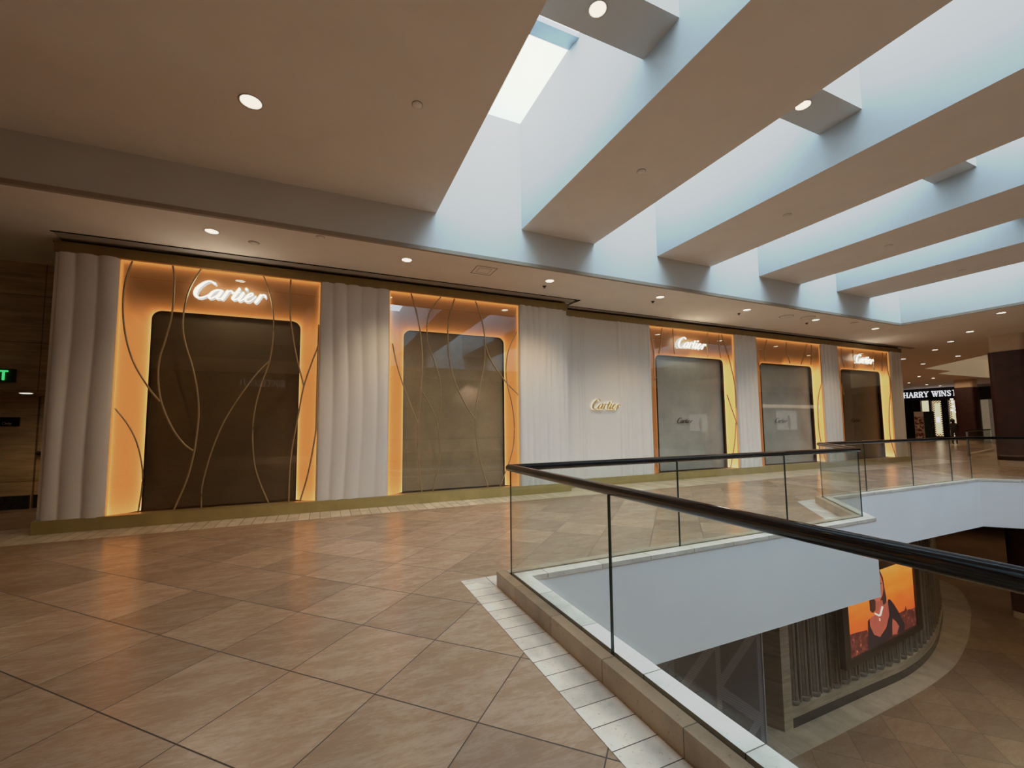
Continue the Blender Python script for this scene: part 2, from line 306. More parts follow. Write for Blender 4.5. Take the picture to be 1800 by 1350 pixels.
AD={'display':[(0.012,-3.46),(-0.003,-4.737),(4.27,-4.739),(4.273,-3.228)],'city_l':[(0.007,-4.102),(0.379,-4.12),(1.058,-4.193),(1.242,-4.776),(-0.003,-4.737)],'city_r':[(2.379,-4.135),(3.127,-4.148),(3.503,-4.149),(3.911,-4.201),(4.321,-4.205),(4.27,-4.739),(2.28,-4.741)],'tower':[(3.383,-4.17),(3.456,-4.084),(3.511,-4.006),(3.541,-4.101),(3.577,-4.197)],'hair':[(1.464,-2.642),(1.785,-2.549),(1.977,-2.652),(2.105,-2.843),(2.19,-2.979),(2.226,-3.254),(2.31,-3.562),(2.288,-3.704),(2.017,-3.735),(1.924,-3.657),(1.68,-3.561),(1.595,-3.782),(1.437,-3.82),(1.277,-3.717),(1.28,-3.531),(1.273,-3.248),(1.3,-2.899)],'face':[(1.538,-2.821),(1.801,-2.781),(2.001,-2.838),(2.123,-3.065),(2.141,-3.287),(2.063,-3.443),(1.888,-3.554),(1.705,-3.566),(1.521,-3.436),(1.429,-3.206),(1.44,-2.971)],'chest':[(1.634,-3.529),(2.043,-3.572),(2.07,-3.734),(2.404,-3.653),(2.452,-3.858),(2.379,-4.135),(2.071,-4.382),(1.734,-4.539),(1.353,-4.374),(1.195,-3.933),(1.581,-3.873)],'dress_r':[(2.411,-3.611),(2.538,-3.667),(2.706,-3.81),(2.944,-4.056),(3.131,-4.293),(3.342,-4.563),(3.234,-4.689),(2.835,-4.698),(2.952,-4.503),(2.787,-4.32),(2.563,-4.174),(2.451,-4.684),(1.965,-4.715),(1.735,-4.532),(2.126,-4.37),(2.38,-4.063),(2.351,-3.643)],'dress_l':[(1.093,-3.958),(1.199,-3.911),(1.216,-4.123),(1.399,-4.397),(1.735,-4.532),(1.965,-4.715),(1.005,-4.719)],'arm':[(2.543,-4.194),(2.785,-4.331),(2.967,-4.519),(2.783,-4.674),(2.509,-4.661)],'eye':[(1.861,-3.063),(2.016,-3.071),(2.089,-3.113),(1.958,-3.109)],'mouth':[(1.746,-3.3),(1.901,-3.304),(1.92,-3.349),(1.791,-3.344)],'neck':[(1.558,-3.857),(1.749,-3.944),(1.827,-3.943),(1.989,-3.742)],'pend':[(1.744,-4.014),(1.804,-4.026),(1.801,-4.109),(1.751,-4.098)]}
SPOT=105; LOWER=75; FILL=850; FARF=60; SKY=9; EXPO=0.55
# ------------------------------------------------------------------ room shell
ZS=4.68; ZB=5.386; YF=7.147; SLAB=-1.02; ZL=-5.2
floor_polys=[[(-14,-14),(1.8,-14),(1.8,26),(-14,26)],[(1.8,3.78),(7.74,3.78),(7.74,26),(1.8,26)],[(7.74,3.78),(9.09,5.13),(9.09,26),(7.74,26)],
 [(9.09,5.13),(15.15,5.13),(15.15,26),(9.09,26)],[(15.15,5.13),(18.4,1.88),(18.4,26),(15.15,26)],[(18.4,-14),(75,-14),(75,26),(18.4,26)],[(1.8,-14),(18.4,-14),(18.4,-8),(1.8,-8)]]
b=MB()
for p in floor_polys: b.poly(p,0)
struct('floor',b,M['floor'],'upper walkway floor of brown travertine tiles laid diagonally')
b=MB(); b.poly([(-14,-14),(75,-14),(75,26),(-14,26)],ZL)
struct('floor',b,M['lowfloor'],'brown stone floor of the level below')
b=MB()
for p in floor_polys: b.poly(p,SLAB,True)
struct('ceiling',b,M['ceil'],'underside of the balcony slab')
# soffit ceiling with a second stepped opening far right
b=MB(); Xl,Xr=-14,75
b.poly([(Xl,YF),(16.85,YF),(16.85,26),(Xl,26)],ZS,True)
hole=[(24.3,-5),(24.3,5.02),(31.9,12.62),(35,12.62),(36.2,13.7),(43.1,13.7),(43.1,-5)]
b.poly([(16.85,-14),(24.3,-14),(24.3,26),(16.85,26)],ZS,True)
b.poly([(24.3,5.02),(31.9,12.62),(31.9,26),(24.3,26)],ZS,True)
b.poly([(31.9,12.62),(35,12.62),(35,26),(31.9,26)],ZS,True)
b.poly([(35,12.62),(36.2,13.7),(36.2,26),(35,26)],ZS,True)
b.poly([(36.2,13.7),(43.1,13.7),(43.1,26),(36.2,26)],ZS,True)
b.poly([(43.1,-14),(Xr,-14),(Xr,26),(43.1,26)],ZS,True); b.poly([(24.3,-14),(43.1,-14),(43.1,-5),(24.3,-5)],ZS,True)
b.poly([(Xl,-14),(16.85,-14),(16.85,-4),(Xl,-4)],ZS,True)
struct('ceiling',b,M['ceil'],'low beige soffit ceiling over the walkway')
b=MB(); b.poly([(Xl,-4),(1.74,-4),(1.74,YF),(Xl,YF)],ZB,True)
struct('ceiling',b,M['ceil'],'higher beige ceiling left of the skylight slots')
b=MB(); n=len(hole)
for i in range(n):
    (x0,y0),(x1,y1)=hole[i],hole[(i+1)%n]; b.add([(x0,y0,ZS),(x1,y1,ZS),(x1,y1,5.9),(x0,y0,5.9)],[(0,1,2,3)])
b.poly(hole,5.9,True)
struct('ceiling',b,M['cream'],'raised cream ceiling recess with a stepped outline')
# white fascia in front of the soffit, skylight end walls
ZG=7.55
b=MB()
b.add([(Xl,YF,ZS+.06),(1.74,YF,ZS+.06),(1.74,YF,ZB),(Xl,YF,ZB)],[(0,1,2,3)])
b.add([(1.74,YF,ZS+.06),(16.85,YF,ZS+.06),(16.85,YF,ZG),(1.74,YF,ZG)],[(0,1,2,3)])
struct('trim_1',b,M['white'],'white plaster fascia between soffit and skylights')
b=MB(); b.add([(16.85,-4,ZS+.06),(16.85,YF,ZS+.06),(16.85,YF,ZG),(16.85,-4,ZG)],[(0,3,2,1)])
struct('trim_2',b,M['white'],'white plaster end wall of the skylight well')
b=MB(); b.add([(1.74,-4,ZB),(1.74,YF,ZB),(1.74,YF,ZG),(1.74,-4,ZG)],[(0,1,2,3)])
struct('trim_3',b,M['white'],'white plaster side of the first skylight slot')
b=MB(); b.add([(Xl,-4,ZS),(16.85,-4,ZS),(16.85,-4,ZG),(Xl,-4,ZG)],[(0,3,2,1)])
struct('trim_4',b,M['white'])
b=MB(); b.box(Xl,16.85,YF-.012,YF+.05,ZS-.004,ZS+.062); b.box(16.838,16.9,-4,YF-.012,ZS-.004,ZS+.062)
struct('trim_5',b,M['lip'],'narrow bead with painted shadow along the lower edge of the white fascia')
tn=6
for i,(x0,x1) in enumerate(((3.42,5.11),(6.81,8.48),(10.2,11.87),(13.52,15.2))):
    b=MB(); y0,y1=-4,YF; b.add([(x0,y0,ZB),(x1,y0,ZB),(x1,y1,ZB),(x0,y1,ZB)],[(0,3,2,1)])
    b.add([(x0,y0,ZG),(x1,y0,ZG),(x1,y1,ZG),(x0,y1,ZG)],[(0,1,2,3)])
    o=struct('trim_%d'%tn,b,M['ceil'],'deep ceiling beam between skylight slots, %s from the left'%('first','second','third','fourth')[i]); tn+=1
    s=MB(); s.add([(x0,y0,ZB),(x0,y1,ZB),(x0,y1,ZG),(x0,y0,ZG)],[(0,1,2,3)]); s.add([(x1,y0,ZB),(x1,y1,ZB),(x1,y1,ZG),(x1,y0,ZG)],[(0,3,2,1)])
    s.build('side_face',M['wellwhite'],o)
slots=((1.74,3.42),(5.11,6.81),(8.48,10.2),(11.87,13.52),(15.2,16.85))
for i,(x0,x1) in enumerate(slots):
    b=MB(); b.box(x0,x1,3.13,3.70,5.98,6.9)
    struct('trim_%d'%tn,b,M['white'],'short cross beam bridging the %s skylight slot'%('first','second','third','fourth','fifth')[i]); tn+=1
    b=MB(); b.add([(x0,-4,ZG),(x1,-4,ZG),(x1,YF,ZG),(x0,YF,ZG)],[(0,3,2,1)])
    o=struct('window_%d'%(i+1),b,M['skyglass'],'skylight glass over the %s slot'%('first','second','third','fourth','fifth')[i])
    m=MB()
    for ym in (5.18,1.5,-2.2):
        m.box(x0,x1,ym-.15,ym-.03,ZG-.07,ZG-.005); m.box(x0,x1,ym-.03,ym+.15,ZG-.03,ZG-.005); m.box(x0,x1,ym-.155,ym-.145,ZG-.09,ZG-.07)
    m.build('mullion',M['alum'],o)
# reveal groove and pale strip in the soffit along the shop
b=MB(); g=.022
def groove(pts):
    for (x0,y0),(x1,y1) in zip(pts,pts[1:]):
        d=Vector((x1-x0,y1-y0)).normalized(); nx,ny=-d.y*g,d.x*g
        b.add([(x0+nx,y0+ny,ZS-.004),(x1+nx,y1+ny,ZS-.004),(x1-nx,y1-ny,ZS-.004),(x0-nx,y0-ny,ZS-.004)],[(0,1,2,3),(3,2,1,0)])
groove([(-3.97,8.63),(5.74,8.67),(5.66,9.2),(22.6,9.2),(22.62,9.42)])
struct('trim_%d'%tn,b,M['groove'],'thin dark groove in the soffit following the shopfront'); tn+=1
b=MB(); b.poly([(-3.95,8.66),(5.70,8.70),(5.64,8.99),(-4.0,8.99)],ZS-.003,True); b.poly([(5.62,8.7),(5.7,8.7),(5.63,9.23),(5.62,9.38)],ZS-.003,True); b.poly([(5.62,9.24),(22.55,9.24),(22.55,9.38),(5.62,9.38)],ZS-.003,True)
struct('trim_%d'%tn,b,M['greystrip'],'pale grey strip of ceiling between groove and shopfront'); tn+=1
# ------------------------------------------------------------------ enclosing walls
def wallquad(name,x0,y0,x1,y1,z0,z1,m,label=None,flip=False):
    b=MB(); b.add([(x0,y0,z0),(x1,y1,z0),(x1,y1,z1),(x0,y0,z1)],[(0,3,2,1) if flip else (0,1,2,3)]); return struct(name,b,m,label)
wallquad('wall_back',-3.9,9.95,21.8,9.95,0,ZS,M['darkwall'])
wallquad('wall_rear',-14,26,75,26,ZL,ZS,M['darkwall'])
wallquad('wall_left',-14,-14,-14,26,ZL,ZB,M['trav'])
wallquad('wall_right',54,-14,54,26,ZL,ZS,M['darkwall'])
wallquad('wall_front',-14,-14,75,-14,ZL,ZB,M['darkwall'])
wallquad('wall_end',21.84,9.5,21.84,26,0,ZS,M['darkwall'])
# left recess : travertine bulkhead above, door wall behind
b=MB(); b.box(-14,-4.06,10.5,11.9,2.29,ZS)
struct('wall_bulkhead',b,M['trav'],'dim travertine wall panel above the service door recess')
b=MB(); b.box(-14,-5.45,11.9,12.1,0,2.3); b.box(-4.9,-4.06,11.9,12.1,0,2.3)
struct('wall_door',b,M['travdoor'],'brown stone wall of the service recess')
b=MB(); b.box(-14,-5.47,11.87,11.9,0,.27); struct('baseboard_left',b,M['granite'],'black base board of the service recess wall')
wallquad('wall_side',-4.06,9.3,-4.06,12,0,ZS,M['darkwall'])
o=struct('door_1',(lambda q:(q.box(-5.43,-4.9,11.92,11.98,.01,2.28),q)[1])(MB()),M['travdoor'],'stone faced service door beside the curtain panel')
q=MB(); q.box(-5.43,-4.92,11.905,11.92,.01,.27); q.build('kick_plate',M['granite'],o)
q=MB(); q.cyl((0,0),.03,0,.05); q.lathe((0,0,.05),[(0.001,.045),(.03,.035),(.042,.015),(.03,0)],16); 
k=q.build('door_knob',M['dark'],o); k.location=(-5.38,11.92,1.12); k.rotation_euler=(PI/2,0,0)
# ------------------------------------------------------------------ balcony edge
G=[(1.72,-8),(1.72,3.92),(7.68,3.92),(9.03,5.27),(15.15+.06,5.27),(18.48,2.0),(18.48,-8)]
def offs(path,d):
    """offset to the left of travel (walkway side) by d"""
    out=[]
    for i,p in enumerate(path):
        ns=[]
        if i>0: a=(Vector(path[i])-Vector(path[i-1])).normalized(); ns.append(Vector((-a.y,a.x)))
        if i<len(path)-1: a=(Vector(path[i+1])-Vector(path[i])).normalized(); ns.append(Vector((-a.y,a.x)))
        n=sum(ns,Vector((0,0))).normalized(); k=d/n.dot(ns[0]); out.append((p[0]+n.x*k,p[1]+n.y*k))
    return out
def band(b,i,oR,oL,z0,z1):
    R,L=offs(G,oR),offs(G,oL); vs=[R[i],R[i+1],L[i+1],L[i]]; b.prism(vs,z0,z1)
segn=('near','far','slanted','back','right hand slanted','right hand')
for i in range(6):
    cm=M['curbY'] if i in (0,5) else M['curbX']; lm=M['ledge'] if i in (0,5) else M['ledgeX']
    b=MB(); band(b,i,.018,.11,0.0,.145); struct('trim_%d'%tn,b,cm,'travertine curb stone on the walkway side of the %s balustrade run'%segn[i]); tn+=1
    b=MB(); band(b,i,-.018,.018,-.01,.118); struct('trim_%d'%tn,b,M['groove']); tn+=1
    b=MB(); band(b,i,-.085,-.018,-.02,.145); struct('trim_%d'%tn,b,lm,'pale marble ledge on the void side of the %s balustrade run'%segn[i]); tn+=1
    b=MB(); band(b,i,-.15,-.085,.10,.145) ; 
    struct('trim_%d'%tn,b,lm); tn+=1
    b=MB(); band(b,i,-.141,-.085,SLAB-.002,.10); struct('trim_%d'%tn,b,M['bandwhite'],'smooth white band facing the void under the %s balustrade run'%segn[i]); tn+=1
# pale marble border on the floor
b=MB(); R,L=offs(G,.11),offs(G,.395)
for i,mm in ((0,'marbY'),(1,'marbX'),(2,'marbD'),(3,'marbX')):
    b=MB(); b.add([(R[i][0],R[i][1],.003),(R[i+1][0],R[i+1][1],.003),(L[i+1][0],L[i+1][1],.003),(L[i][0],L[i][1],.003)],[(0,1,2,3)])
    struct('trim_%d'%tn,b,M[mm] if mm!='marbX' else M['marbD'],'pale marble tile border along the %s curb'%segn[i]); tn+=1
b=MB(); b.add([(-14,8.22,.003),(24,8.22,.003),(24,9.5,.003),(-14,9.5,.003)],[(0,1,2,3)])
struct('trim_%d'%tn,b,M['marbX'],'pale travertine plank border in front of the shop'); tn+=1
# ------------------------------------------------------------------ balustrade
bal=thing('glass_balustrade','frameless glass balustrade with black round handrail around the void','balustrade',(1.72,3.92,0))
def loc(p): return (p[0]-1.72,p[1]-3.92)
ZR=1.175
b=MB(); P=[loc(p)+(ZR,) for p in G]; b.tube(P,.036,40)
for p in P[1:-1]: b.lathe((p[0],p[1],p[2]),[(.001,-.0355)]+[(.036*math.cos(a),.036*math.sin(a)) for a in [(-PI/2)+PI*k/8 for k in range(1,8)]]+[(.001,.0355)],20)
b.build('handrail',M['rail'],bal)
jo=[[(1.72,y) for y in (-7.4,-5.6,-3.7,-1.8,.2,2.315,3.92)],[(x,3.92) for x in (1.72,3.93,5.91,7.68)],[(7.68,3.92),(9.03,5.27)],[(x,5.27) for x in (9.03,10.55,12.41,14.2,15.21)],
    [(15.21,5.27),(16.8,3.68),(18.48,2.0)],[(18.48,2.0),(18.48,.2),(18.48,-1.6),(18.48,-3.4),(18.48,-5.2),(18.48,-7)]]
for run in jo:
    for p,q in zip(run,run[1:]):
        d=Vector((q[0]-p[0],q[1]-p[1])).normalized(); h=.0075; gp=.006
        a=Vector(p)+d*gp; c=Vector(q)-d*gp; n=Vector((-d.y,d.x))*h
        a0,a1,c0,c1=[loc(v) for v in (a-n,a+n,c-n,c+n)]
        g1=MB(); z0,z1=.119,ZR-.03
        vs=[a0+(z0,),c0+(z0,),c1+(z0,),a1+(z0,),a0+(z1,),c0+(z1,),c1+(z1,),a1+(z1,)]
        g1.add(vs,[(0,1,5,4),(2,3,7,6),(0,3,2,1),(4,5,6,7),(1,2,6,5),(3,0,4,7)])
        o=g1.build('glass_panel',M['glass'],bal); o.data.materials.append(M['glassedge'])
        for k in (2,3,4,5): o.data.polygons[k].material_index=1
# ------------------------------------------------------------------ shopfront
def sstep(t): return t*t*(3-2*t)
def display(name,label,x0,x1,Yf,xa,xb,zt,back,bars,ry,frame=False,z0=.205,z1=4.44,bright=1,bias=0):
    root=thing(name,label,'shop window',((x0+x1)/2,Yf,0)); ox=(x0+x1)/2
    D=.30; r=.16
    outer=[];inner=[]
    def seg(o0,o1,i0,i1,n,inc=True):
        for k in range(n if not inc else n+1):
            t=k/n; outer.append(lerpc(o0,o1,t)); inner.append(lerpc(i0,i1,t))
    zc=z1-.5
    seg((x0,z0),(x0,zc),(xa,z0),(xa,zt-r),16,False)
    for k in range(9):
        a=PI-k/8*PI/2; inner.append((xa+r+r*math.cos(a),zt-r+r*math.sin(a)))
        t=k/8; outer.append((x0,zc+(z1-zc)*t*2) if t<.5 else (x0+.5*(t*2-1),z1))
    seg((x0+.5,z1),(x1-.5,z1),(xa+r,zt),(xb-r,zt),16)
    outer.pop(-17);inner.pop(-17)
    for k in range(1,9):
        a=PI/2-k/8*PI/2; inner.append((xb-r+r*math.cos(a),zt-r+r*math.sin(a)))
        t=k/8; outer.append((x1-.5+.5*t*2,z1) if t<=.5 else (x1,z1-(z1-zc)*(t*2-1)))
    seg((x1,zc),(x1,z0),(xb,zt-r),(xb,z0),16)
    outer.pop(-17);inner.pop(-17)
    NT_=14; rows=[];cols=[]
    for j in range(NT_+1):
        t=j/NT_; row=[]
        for k,(o,i) in enumerate(zip(outer,inner)):
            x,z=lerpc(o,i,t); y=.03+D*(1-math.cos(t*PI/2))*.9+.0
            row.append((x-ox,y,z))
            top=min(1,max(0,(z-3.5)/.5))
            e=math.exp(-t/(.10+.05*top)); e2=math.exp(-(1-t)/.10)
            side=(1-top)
            sd=.5+bias*(1 if x>(x0+x1)/2 else -1)  # painted light: right side of the surround brighter, left side dimmer
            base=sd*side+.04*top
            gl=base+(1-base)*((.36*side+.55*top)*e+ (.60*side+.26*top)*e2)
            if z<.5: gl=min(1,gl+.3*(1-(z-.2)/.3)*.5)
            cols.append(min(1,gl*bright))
        rows.append(row)
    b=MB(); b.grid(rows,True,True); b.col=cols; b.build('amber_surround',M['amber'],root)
    # reveal just inside the opening
    b=MB(); yi=.03+D*.9; b.grid([[(x-ox,yi,z) for x,z in inner],[(x-ox,yi+.10,z) for x,z in inner]],True,True)
    b.build('opening_reveal',M['frame'],root)
    if frame:
        b=MB(); k=.045
        inn2=[(min(max(x,xa+k),xb-k),min(z,zt-k)) for x,z in inner]
        b.grid([[(x-ox,yi-.01,z) for x,z in inner],[(x-ox,yi-.01,z) for x,z in inn2],[(x-ox,yi+.05,z) for x,z in inn2]],False,True); b.build('window_frame',M['frame'],root)
    b=MB(); b.box(xa-ox-.02,xb-ox+.02,yi+.10,yi+.12,z0,zt+.05)
    b.build('screen_backing',M[back],root)
    b=MB(); b.add([(x0-ox,.0,z0),(x1-ox,.0,z0),(x1-ox,.0,z1),(x0-ox,.0,z1)],[(0,1,2,3)]); b.build('window_glass',M['shopglass'],root)
    b=MB(); w=.006; b.box(x0-ox-w,x0-ox,-.01,.05,z0,z1); b.box(x1-ox,x1-ox+w,-.01,.05,z0,z1); b.box(x0-ox-w,x1-ox+w,-.01,.05,z1,z1+.008); b.build('edge_light_strip',M['led'],root)
    for p in bars:
        pts=[(min(max(x,x0+.01),x1-.01)-ox,-.013,min(max(z,z0),z1)) for x,z in catmull(p,5)]
        b=MB(); b.tube(pts,.0145,8,flat=.8); b.build('bronze_bar',M['bronze'],root)
    return root
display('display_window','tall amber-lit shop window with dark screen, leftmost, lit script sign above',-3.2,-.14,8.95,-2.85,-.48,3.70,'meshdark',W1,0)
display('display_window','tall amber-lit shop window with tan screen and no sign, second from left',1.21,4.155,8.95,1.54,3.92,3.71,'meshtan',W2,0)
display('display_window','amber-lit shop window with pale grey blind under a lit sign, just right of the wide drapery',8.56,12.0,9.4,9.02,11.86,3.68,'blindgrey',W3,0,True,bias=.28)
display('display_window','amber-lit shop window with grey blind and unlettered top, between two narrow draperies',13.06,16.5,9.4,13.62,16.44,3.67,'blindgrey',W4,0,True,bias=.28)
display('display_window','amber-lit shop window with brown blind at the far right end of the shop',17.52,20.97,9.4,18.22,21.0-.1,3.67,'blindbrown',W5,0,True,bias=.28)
def drape(label,x0,x1,Yf,per,amp,seed,flat=None,warp=.02,group='plaster draperies between the shop windows',jit=.35,z0=.2,z1=4.46):
    rnd=random.Random(seed); xs=[x0]; 
    while xs[-1]<x1-per*.5: xs.append(xs[-1]+per*(1+jit*(rnd.random()*2-1)))
    xs[-1]=x1; am=[amp*(1-.45*rnd.random()) for _ in xs]; ph=[rnd.random()*6 for _ in xs]
    n=int((x1-x0)/.02)+1; rows=[]
    Z=[z0+(z1-z0)*k/22 for k in range(23)]
    for z in Z:
        row=[]
        for i in range(n+1):
            x=x0+(x1-x0)*i/n
            k=max(j for j in range(len(xs)) if xs[j]<=x+1e-9); k=min(k,len(xs)-2)
            t=(x-xs[k])/(xs[k+1]-xs[k]); a=am[k]*(1+.25*math.sin(z*1.3+ph[k]))
            if flat and flat[0]<x<flat[1]: a*=.12
            y=-a*(math.sin(PI*t)**.7)-.035
            xx=x+ warp*math.sin(z*1.4+seed)*math.sin(PI*(x-x0)/(x1-x0)) 
            if i in(0,n): y=-.01
            row.append((xx-x0,y,z))
        rows.append(row)
    root=thing('plaster_drapery',label,'drapery panel',(x0,Yf,0),group=group)
    b=MB(); b.grid(rows,True,True)
    b.grid([[(0,.12,z) for z in (z0,z1)],[(0,-.01,z) for z in (z0,z1)]],False,False)
    b.grid([[(x1-x0,.12,z) for z in (z0,z1)],[(x1-x0,-.01,z) for z in (z0,z1)]],False,True)
    b.add([(0,.12,z1),(x1-x0,.12,z1),(x1-x0,-.01,z1),(0,-.01,z1)],[(0,1,2,3)])
    b.build('folded_surface',M['curtain'],root)
    return root
drape('pale plaster drapery panel at the left end of the shop',-3.99,-3.215,8.95,.27,.05,3)
drape('pale plaster drapery panel between the first two amber windows',-.125,1.195,8.95,.225,.05,5,warp=.035)
drape('pale plaster drapery panel right of the tan screened window',4.17,5.40,8.95,.19,.038,9)
drape('widest pale plaster drapery panel with small brass sign on it',5.5,8.545,9.4,.17,.03,12,flat=(6.3,7.4),jit=.6)
drape('narrow plaster drapery right of the pale grey blind window',12.02,13.04,9.4,.19,.045,14)
drape('narrow plaster drapery left of the far right window',16.52,17.5,9.4,.18,.045,17)
drape('shaded plaster drapery at the far right end of the shop',20.99,21.8,9.4,.2,.06,21)
# brass plinth and cornice
b=MB(); b.bbox(-4.05,5.5,8.86,9.1,0,.205,.006); b.box(-4.05,-4.0,8.9,9.9,0,.2); struct('baseboard_facade',b,M['brass'],'brass plinth below the left part of the shop')
b=MB(); b.bbox(5.5,21.85,9.3,9.5,0,.205,.006); struct('baseboard_facade',b,M['brass'],'brass plinth below the right part of the shop')
b=MB(); b.bbox(-4.03,5.50,8.88,9.1,4.455,4.60,.006); b.box(-4.0,5.5,9.0,9.2,4.58,ZS); b.box(-4.04,5.51,8.87,8.93,4.585,4.615)
struct('trim_%d'%tn,b,M['brassdark'],'brass cornice above the left part of the shop'); tn+=1
b=MB(); b.bbox(5.5,21.85,9.33,9.55,4.455,4.60,.006); b.box(5.5,21.85,9.32,9.38,4.585,4.615); b.box(5.5,21.8,9.45,9.6,4.58,ZS)
struct('trim_%d'%tn,b,M['brassdark'],'brass cornice above the right part of the shop'); tn+=1
b=MB(); b.box(5.40,5.50,8.95,9.9,.2,4.5); b.box(21.8,21.85,9.4,9.95,.2,4.5); b.box(-4.03,-3.99,8.95,9.95,.2,4.5)
struct('wall_return',b,M['curtain'],'pale return where the shopfront steps back')
b=MB(); b.box(-3.99,5.4,8.995,9.0,4.605,ZS); b.box(5.5,21.8,9.42,9.44,4.61,ZS); struct('trim_%d'%tn,b,M['groove']); tn+=1
# ------------------------------------------------------------------ lettering
def ribbon(b,st,sx,sz,x0,z0,y,th,k=5,wmul=1):
    P=catmull([(a[0],a[1],a[2]) for a in st],k); L=[];R=[]
    for i,(x,z,w) in enumerate(P):
        a=P[max(i-1,0)];c=P[min(i+1,len(P)-1)]; dx,dz=c[0]-a[0],c[1]-a[1]; l=math.hypot(dx,dz) or 1
        nx,nz=-dz/l*w/2*wmul,dx/l*w/2*wmul; L.append((x+nx,z+nz));R.append((x-nx,z-nz))
    # round caps
    def cap(i,j):
        c=P[i]; a=P[j]; ang=math.atan2(c[1]-a[1],c[0]-a[0]); w=c[2]/2*wmul
        return [(c[0]+w*math.cos(ang+t),c[1]+w*math.sin(ang+t)) for t in (PI/3,0,-PI/3)]
    out=L+cap(-1,-2)+R[::-1]+cap(0,1)
    n=len(L)
    def T(p,yy): return (x0+p[0]*sx,yy,z0+p[1]*sz)
    for yy,fl in ((y-th,0),(y,1)):
        vs=[T(p,yy) for p in L]+[T(p,yy) for p in R]; 
        b.add(vs,[(i,i+1,n+i+1,n+i) if not fl else (n+i,n+i+1,i+1,i) for i in range(n-1)])
        for cp,e in ((cap(-1,-2),-1),(cap(0,1),0)):
            ring=[L[e]]+cp+[R[e]] if e==-1 else [R[e]]+cp+[L[e]]
            b.add([T(p,yy) for p in ring],[tuple(range(5))])
    m=len(out); b.add([T(p,y-th) for p in out]+[T(p,y) for p in out],[(i,(i+1)%m,m+(i+1)%m,m+i) for i in range(m)])
GW=max(p[0] for s in G_ for p in s)
def script(name,label,x,z,y,w,mat,th=.03,group=None,hs=1.0,wm=.64,halo=None):
    s=w/GW; root=thing(name,label,'sign',(x,y,z),group=group)
    # level the baseline traced from the first sign
    b=MB()
    for q,st in enumerate(G_): ribbon(b,st,s,s*hs,0,0,-.0007*q,th,wmul=wm)
    b.build('script_lettering',mat,root)
    if halo:
        b=MB()
        for q,st in enumerate(G_): ribbon(b,st,s,s*hs,0,0,.02-.0005*q,.012,wmul=wm*1.5)
        b.build('letter_backlight',halo,root)
    return root
script('shop_sign','large lit white script Cartier sign above the dark leftmost window',-2.172,3.895,8.92,1.105,M['sign'])
script('shop_sign','lit white script Cartier sign above the pale grey blind window',9.60,3.86,9.36,1.10,M['sign'])
script('shop_sign','lit white script Cartier sign above the brown blind window at far right',18.62,3.87,9.36,1.12,M['sign'])
script('shop_sign','small brass edged script Cartier sign on the widest drapery panel',6.46,2.0,9.32,.90,M['signwarm'],.04,wm=.62,halo=M['signglow'])
sd=M['frame']
script('window_lettering','small dark script Cartier lettering on the pale grey blind',9.87,1.61,9.76,.60,sd,.006,wm=.62)
script('window_lettering','small dark script Cartier lettering on the blind of the unsigned window',14.38,1.60,9.76,.60,sd,.006,wm=.62)
script('window_lettering','small dark script Cartier lettering on the brown blind',18.84,1.60,9.76,.60,sd,.006,wm=.62)
# plain stroke capitals
CAP={'A':[[(0,0),(.42,1),(.84,0)],[(.16,.36),(.68,.36)]],'B':[[(0,0),(0,1),(.4,1),(.55,.87),(.52,.62),(.4,.53),(0,.53)],[(.4,.53),(.62,.4),(.6,.12),(.42,0),(0,0)]],
'C':[[(.78,.82),(.6,.97),(.35,1),(.1,.8),(0,.5),(.1,.2),(.35,0),(.6,.03),(.78,.18)]],'E':[[(.58,1),(0,1),(0,0),(.6,0)],[(0,.52),(.5,.52)]],'H':[[(0,0),(0,1)],[(.7,0),(.7,1)],[(0,.5),(.7,.5)]],
'I':[[(0,0),(0,1)]],'L':[[(0,1),(0,0),(.55,0)]],'N':[[(0,0),(0,1),(.72,0),(.72,1)]],'O':[[(.45,1),(.12,.82),(0,.5),(.12,.18),(.45,0),(.78,.18),(.9,.5),(.78,.82),(.45,1)]],
'R':[[(0,0),(0,1),(.4,1),(.58,.85),(.56,.62),(.4,.5),(0,.5)],[(.3,.5),(.64,0)]],'S':[[(.55,.85),(.4,.99),(.15,.97),(.03,.78),(.12,.6),(.45,.43),(.56,.24),(.42,.03),(.15,0),(0,.16)]],
'T':[[(0,1),(.7,1)],[(.35,1),(.35,0)]],'U':[[(0,1),(0,.3),(.1,.06),(.35,0),(.6,.06),(.7,.3),(.7,1)]],'W':[[(0,1),(.3,0),(.55,.95),(.8,0),(1.1,1)]],'X':[[(0,0),(.66,1)],[(0,1),(.66,0)]],'Y':[[(0,1),(.36,.48),(.72,1)],[(.36,.48),(.36,0)]]}
SER={'H':[(0,0),(0,1),(.7,0),(.7,1)],'A':[(0,0),(.84,0)],'R':[(0,0),(.64,0)],'Y':[(0,1),(.72,1),(.36,0)],'W':[(0,1),(1.1,1),(.55,1)],'I':[(0,0),(0,1)],'N':[(0,0),(0,1),(.72,1)],'T':[(.35,0)]}
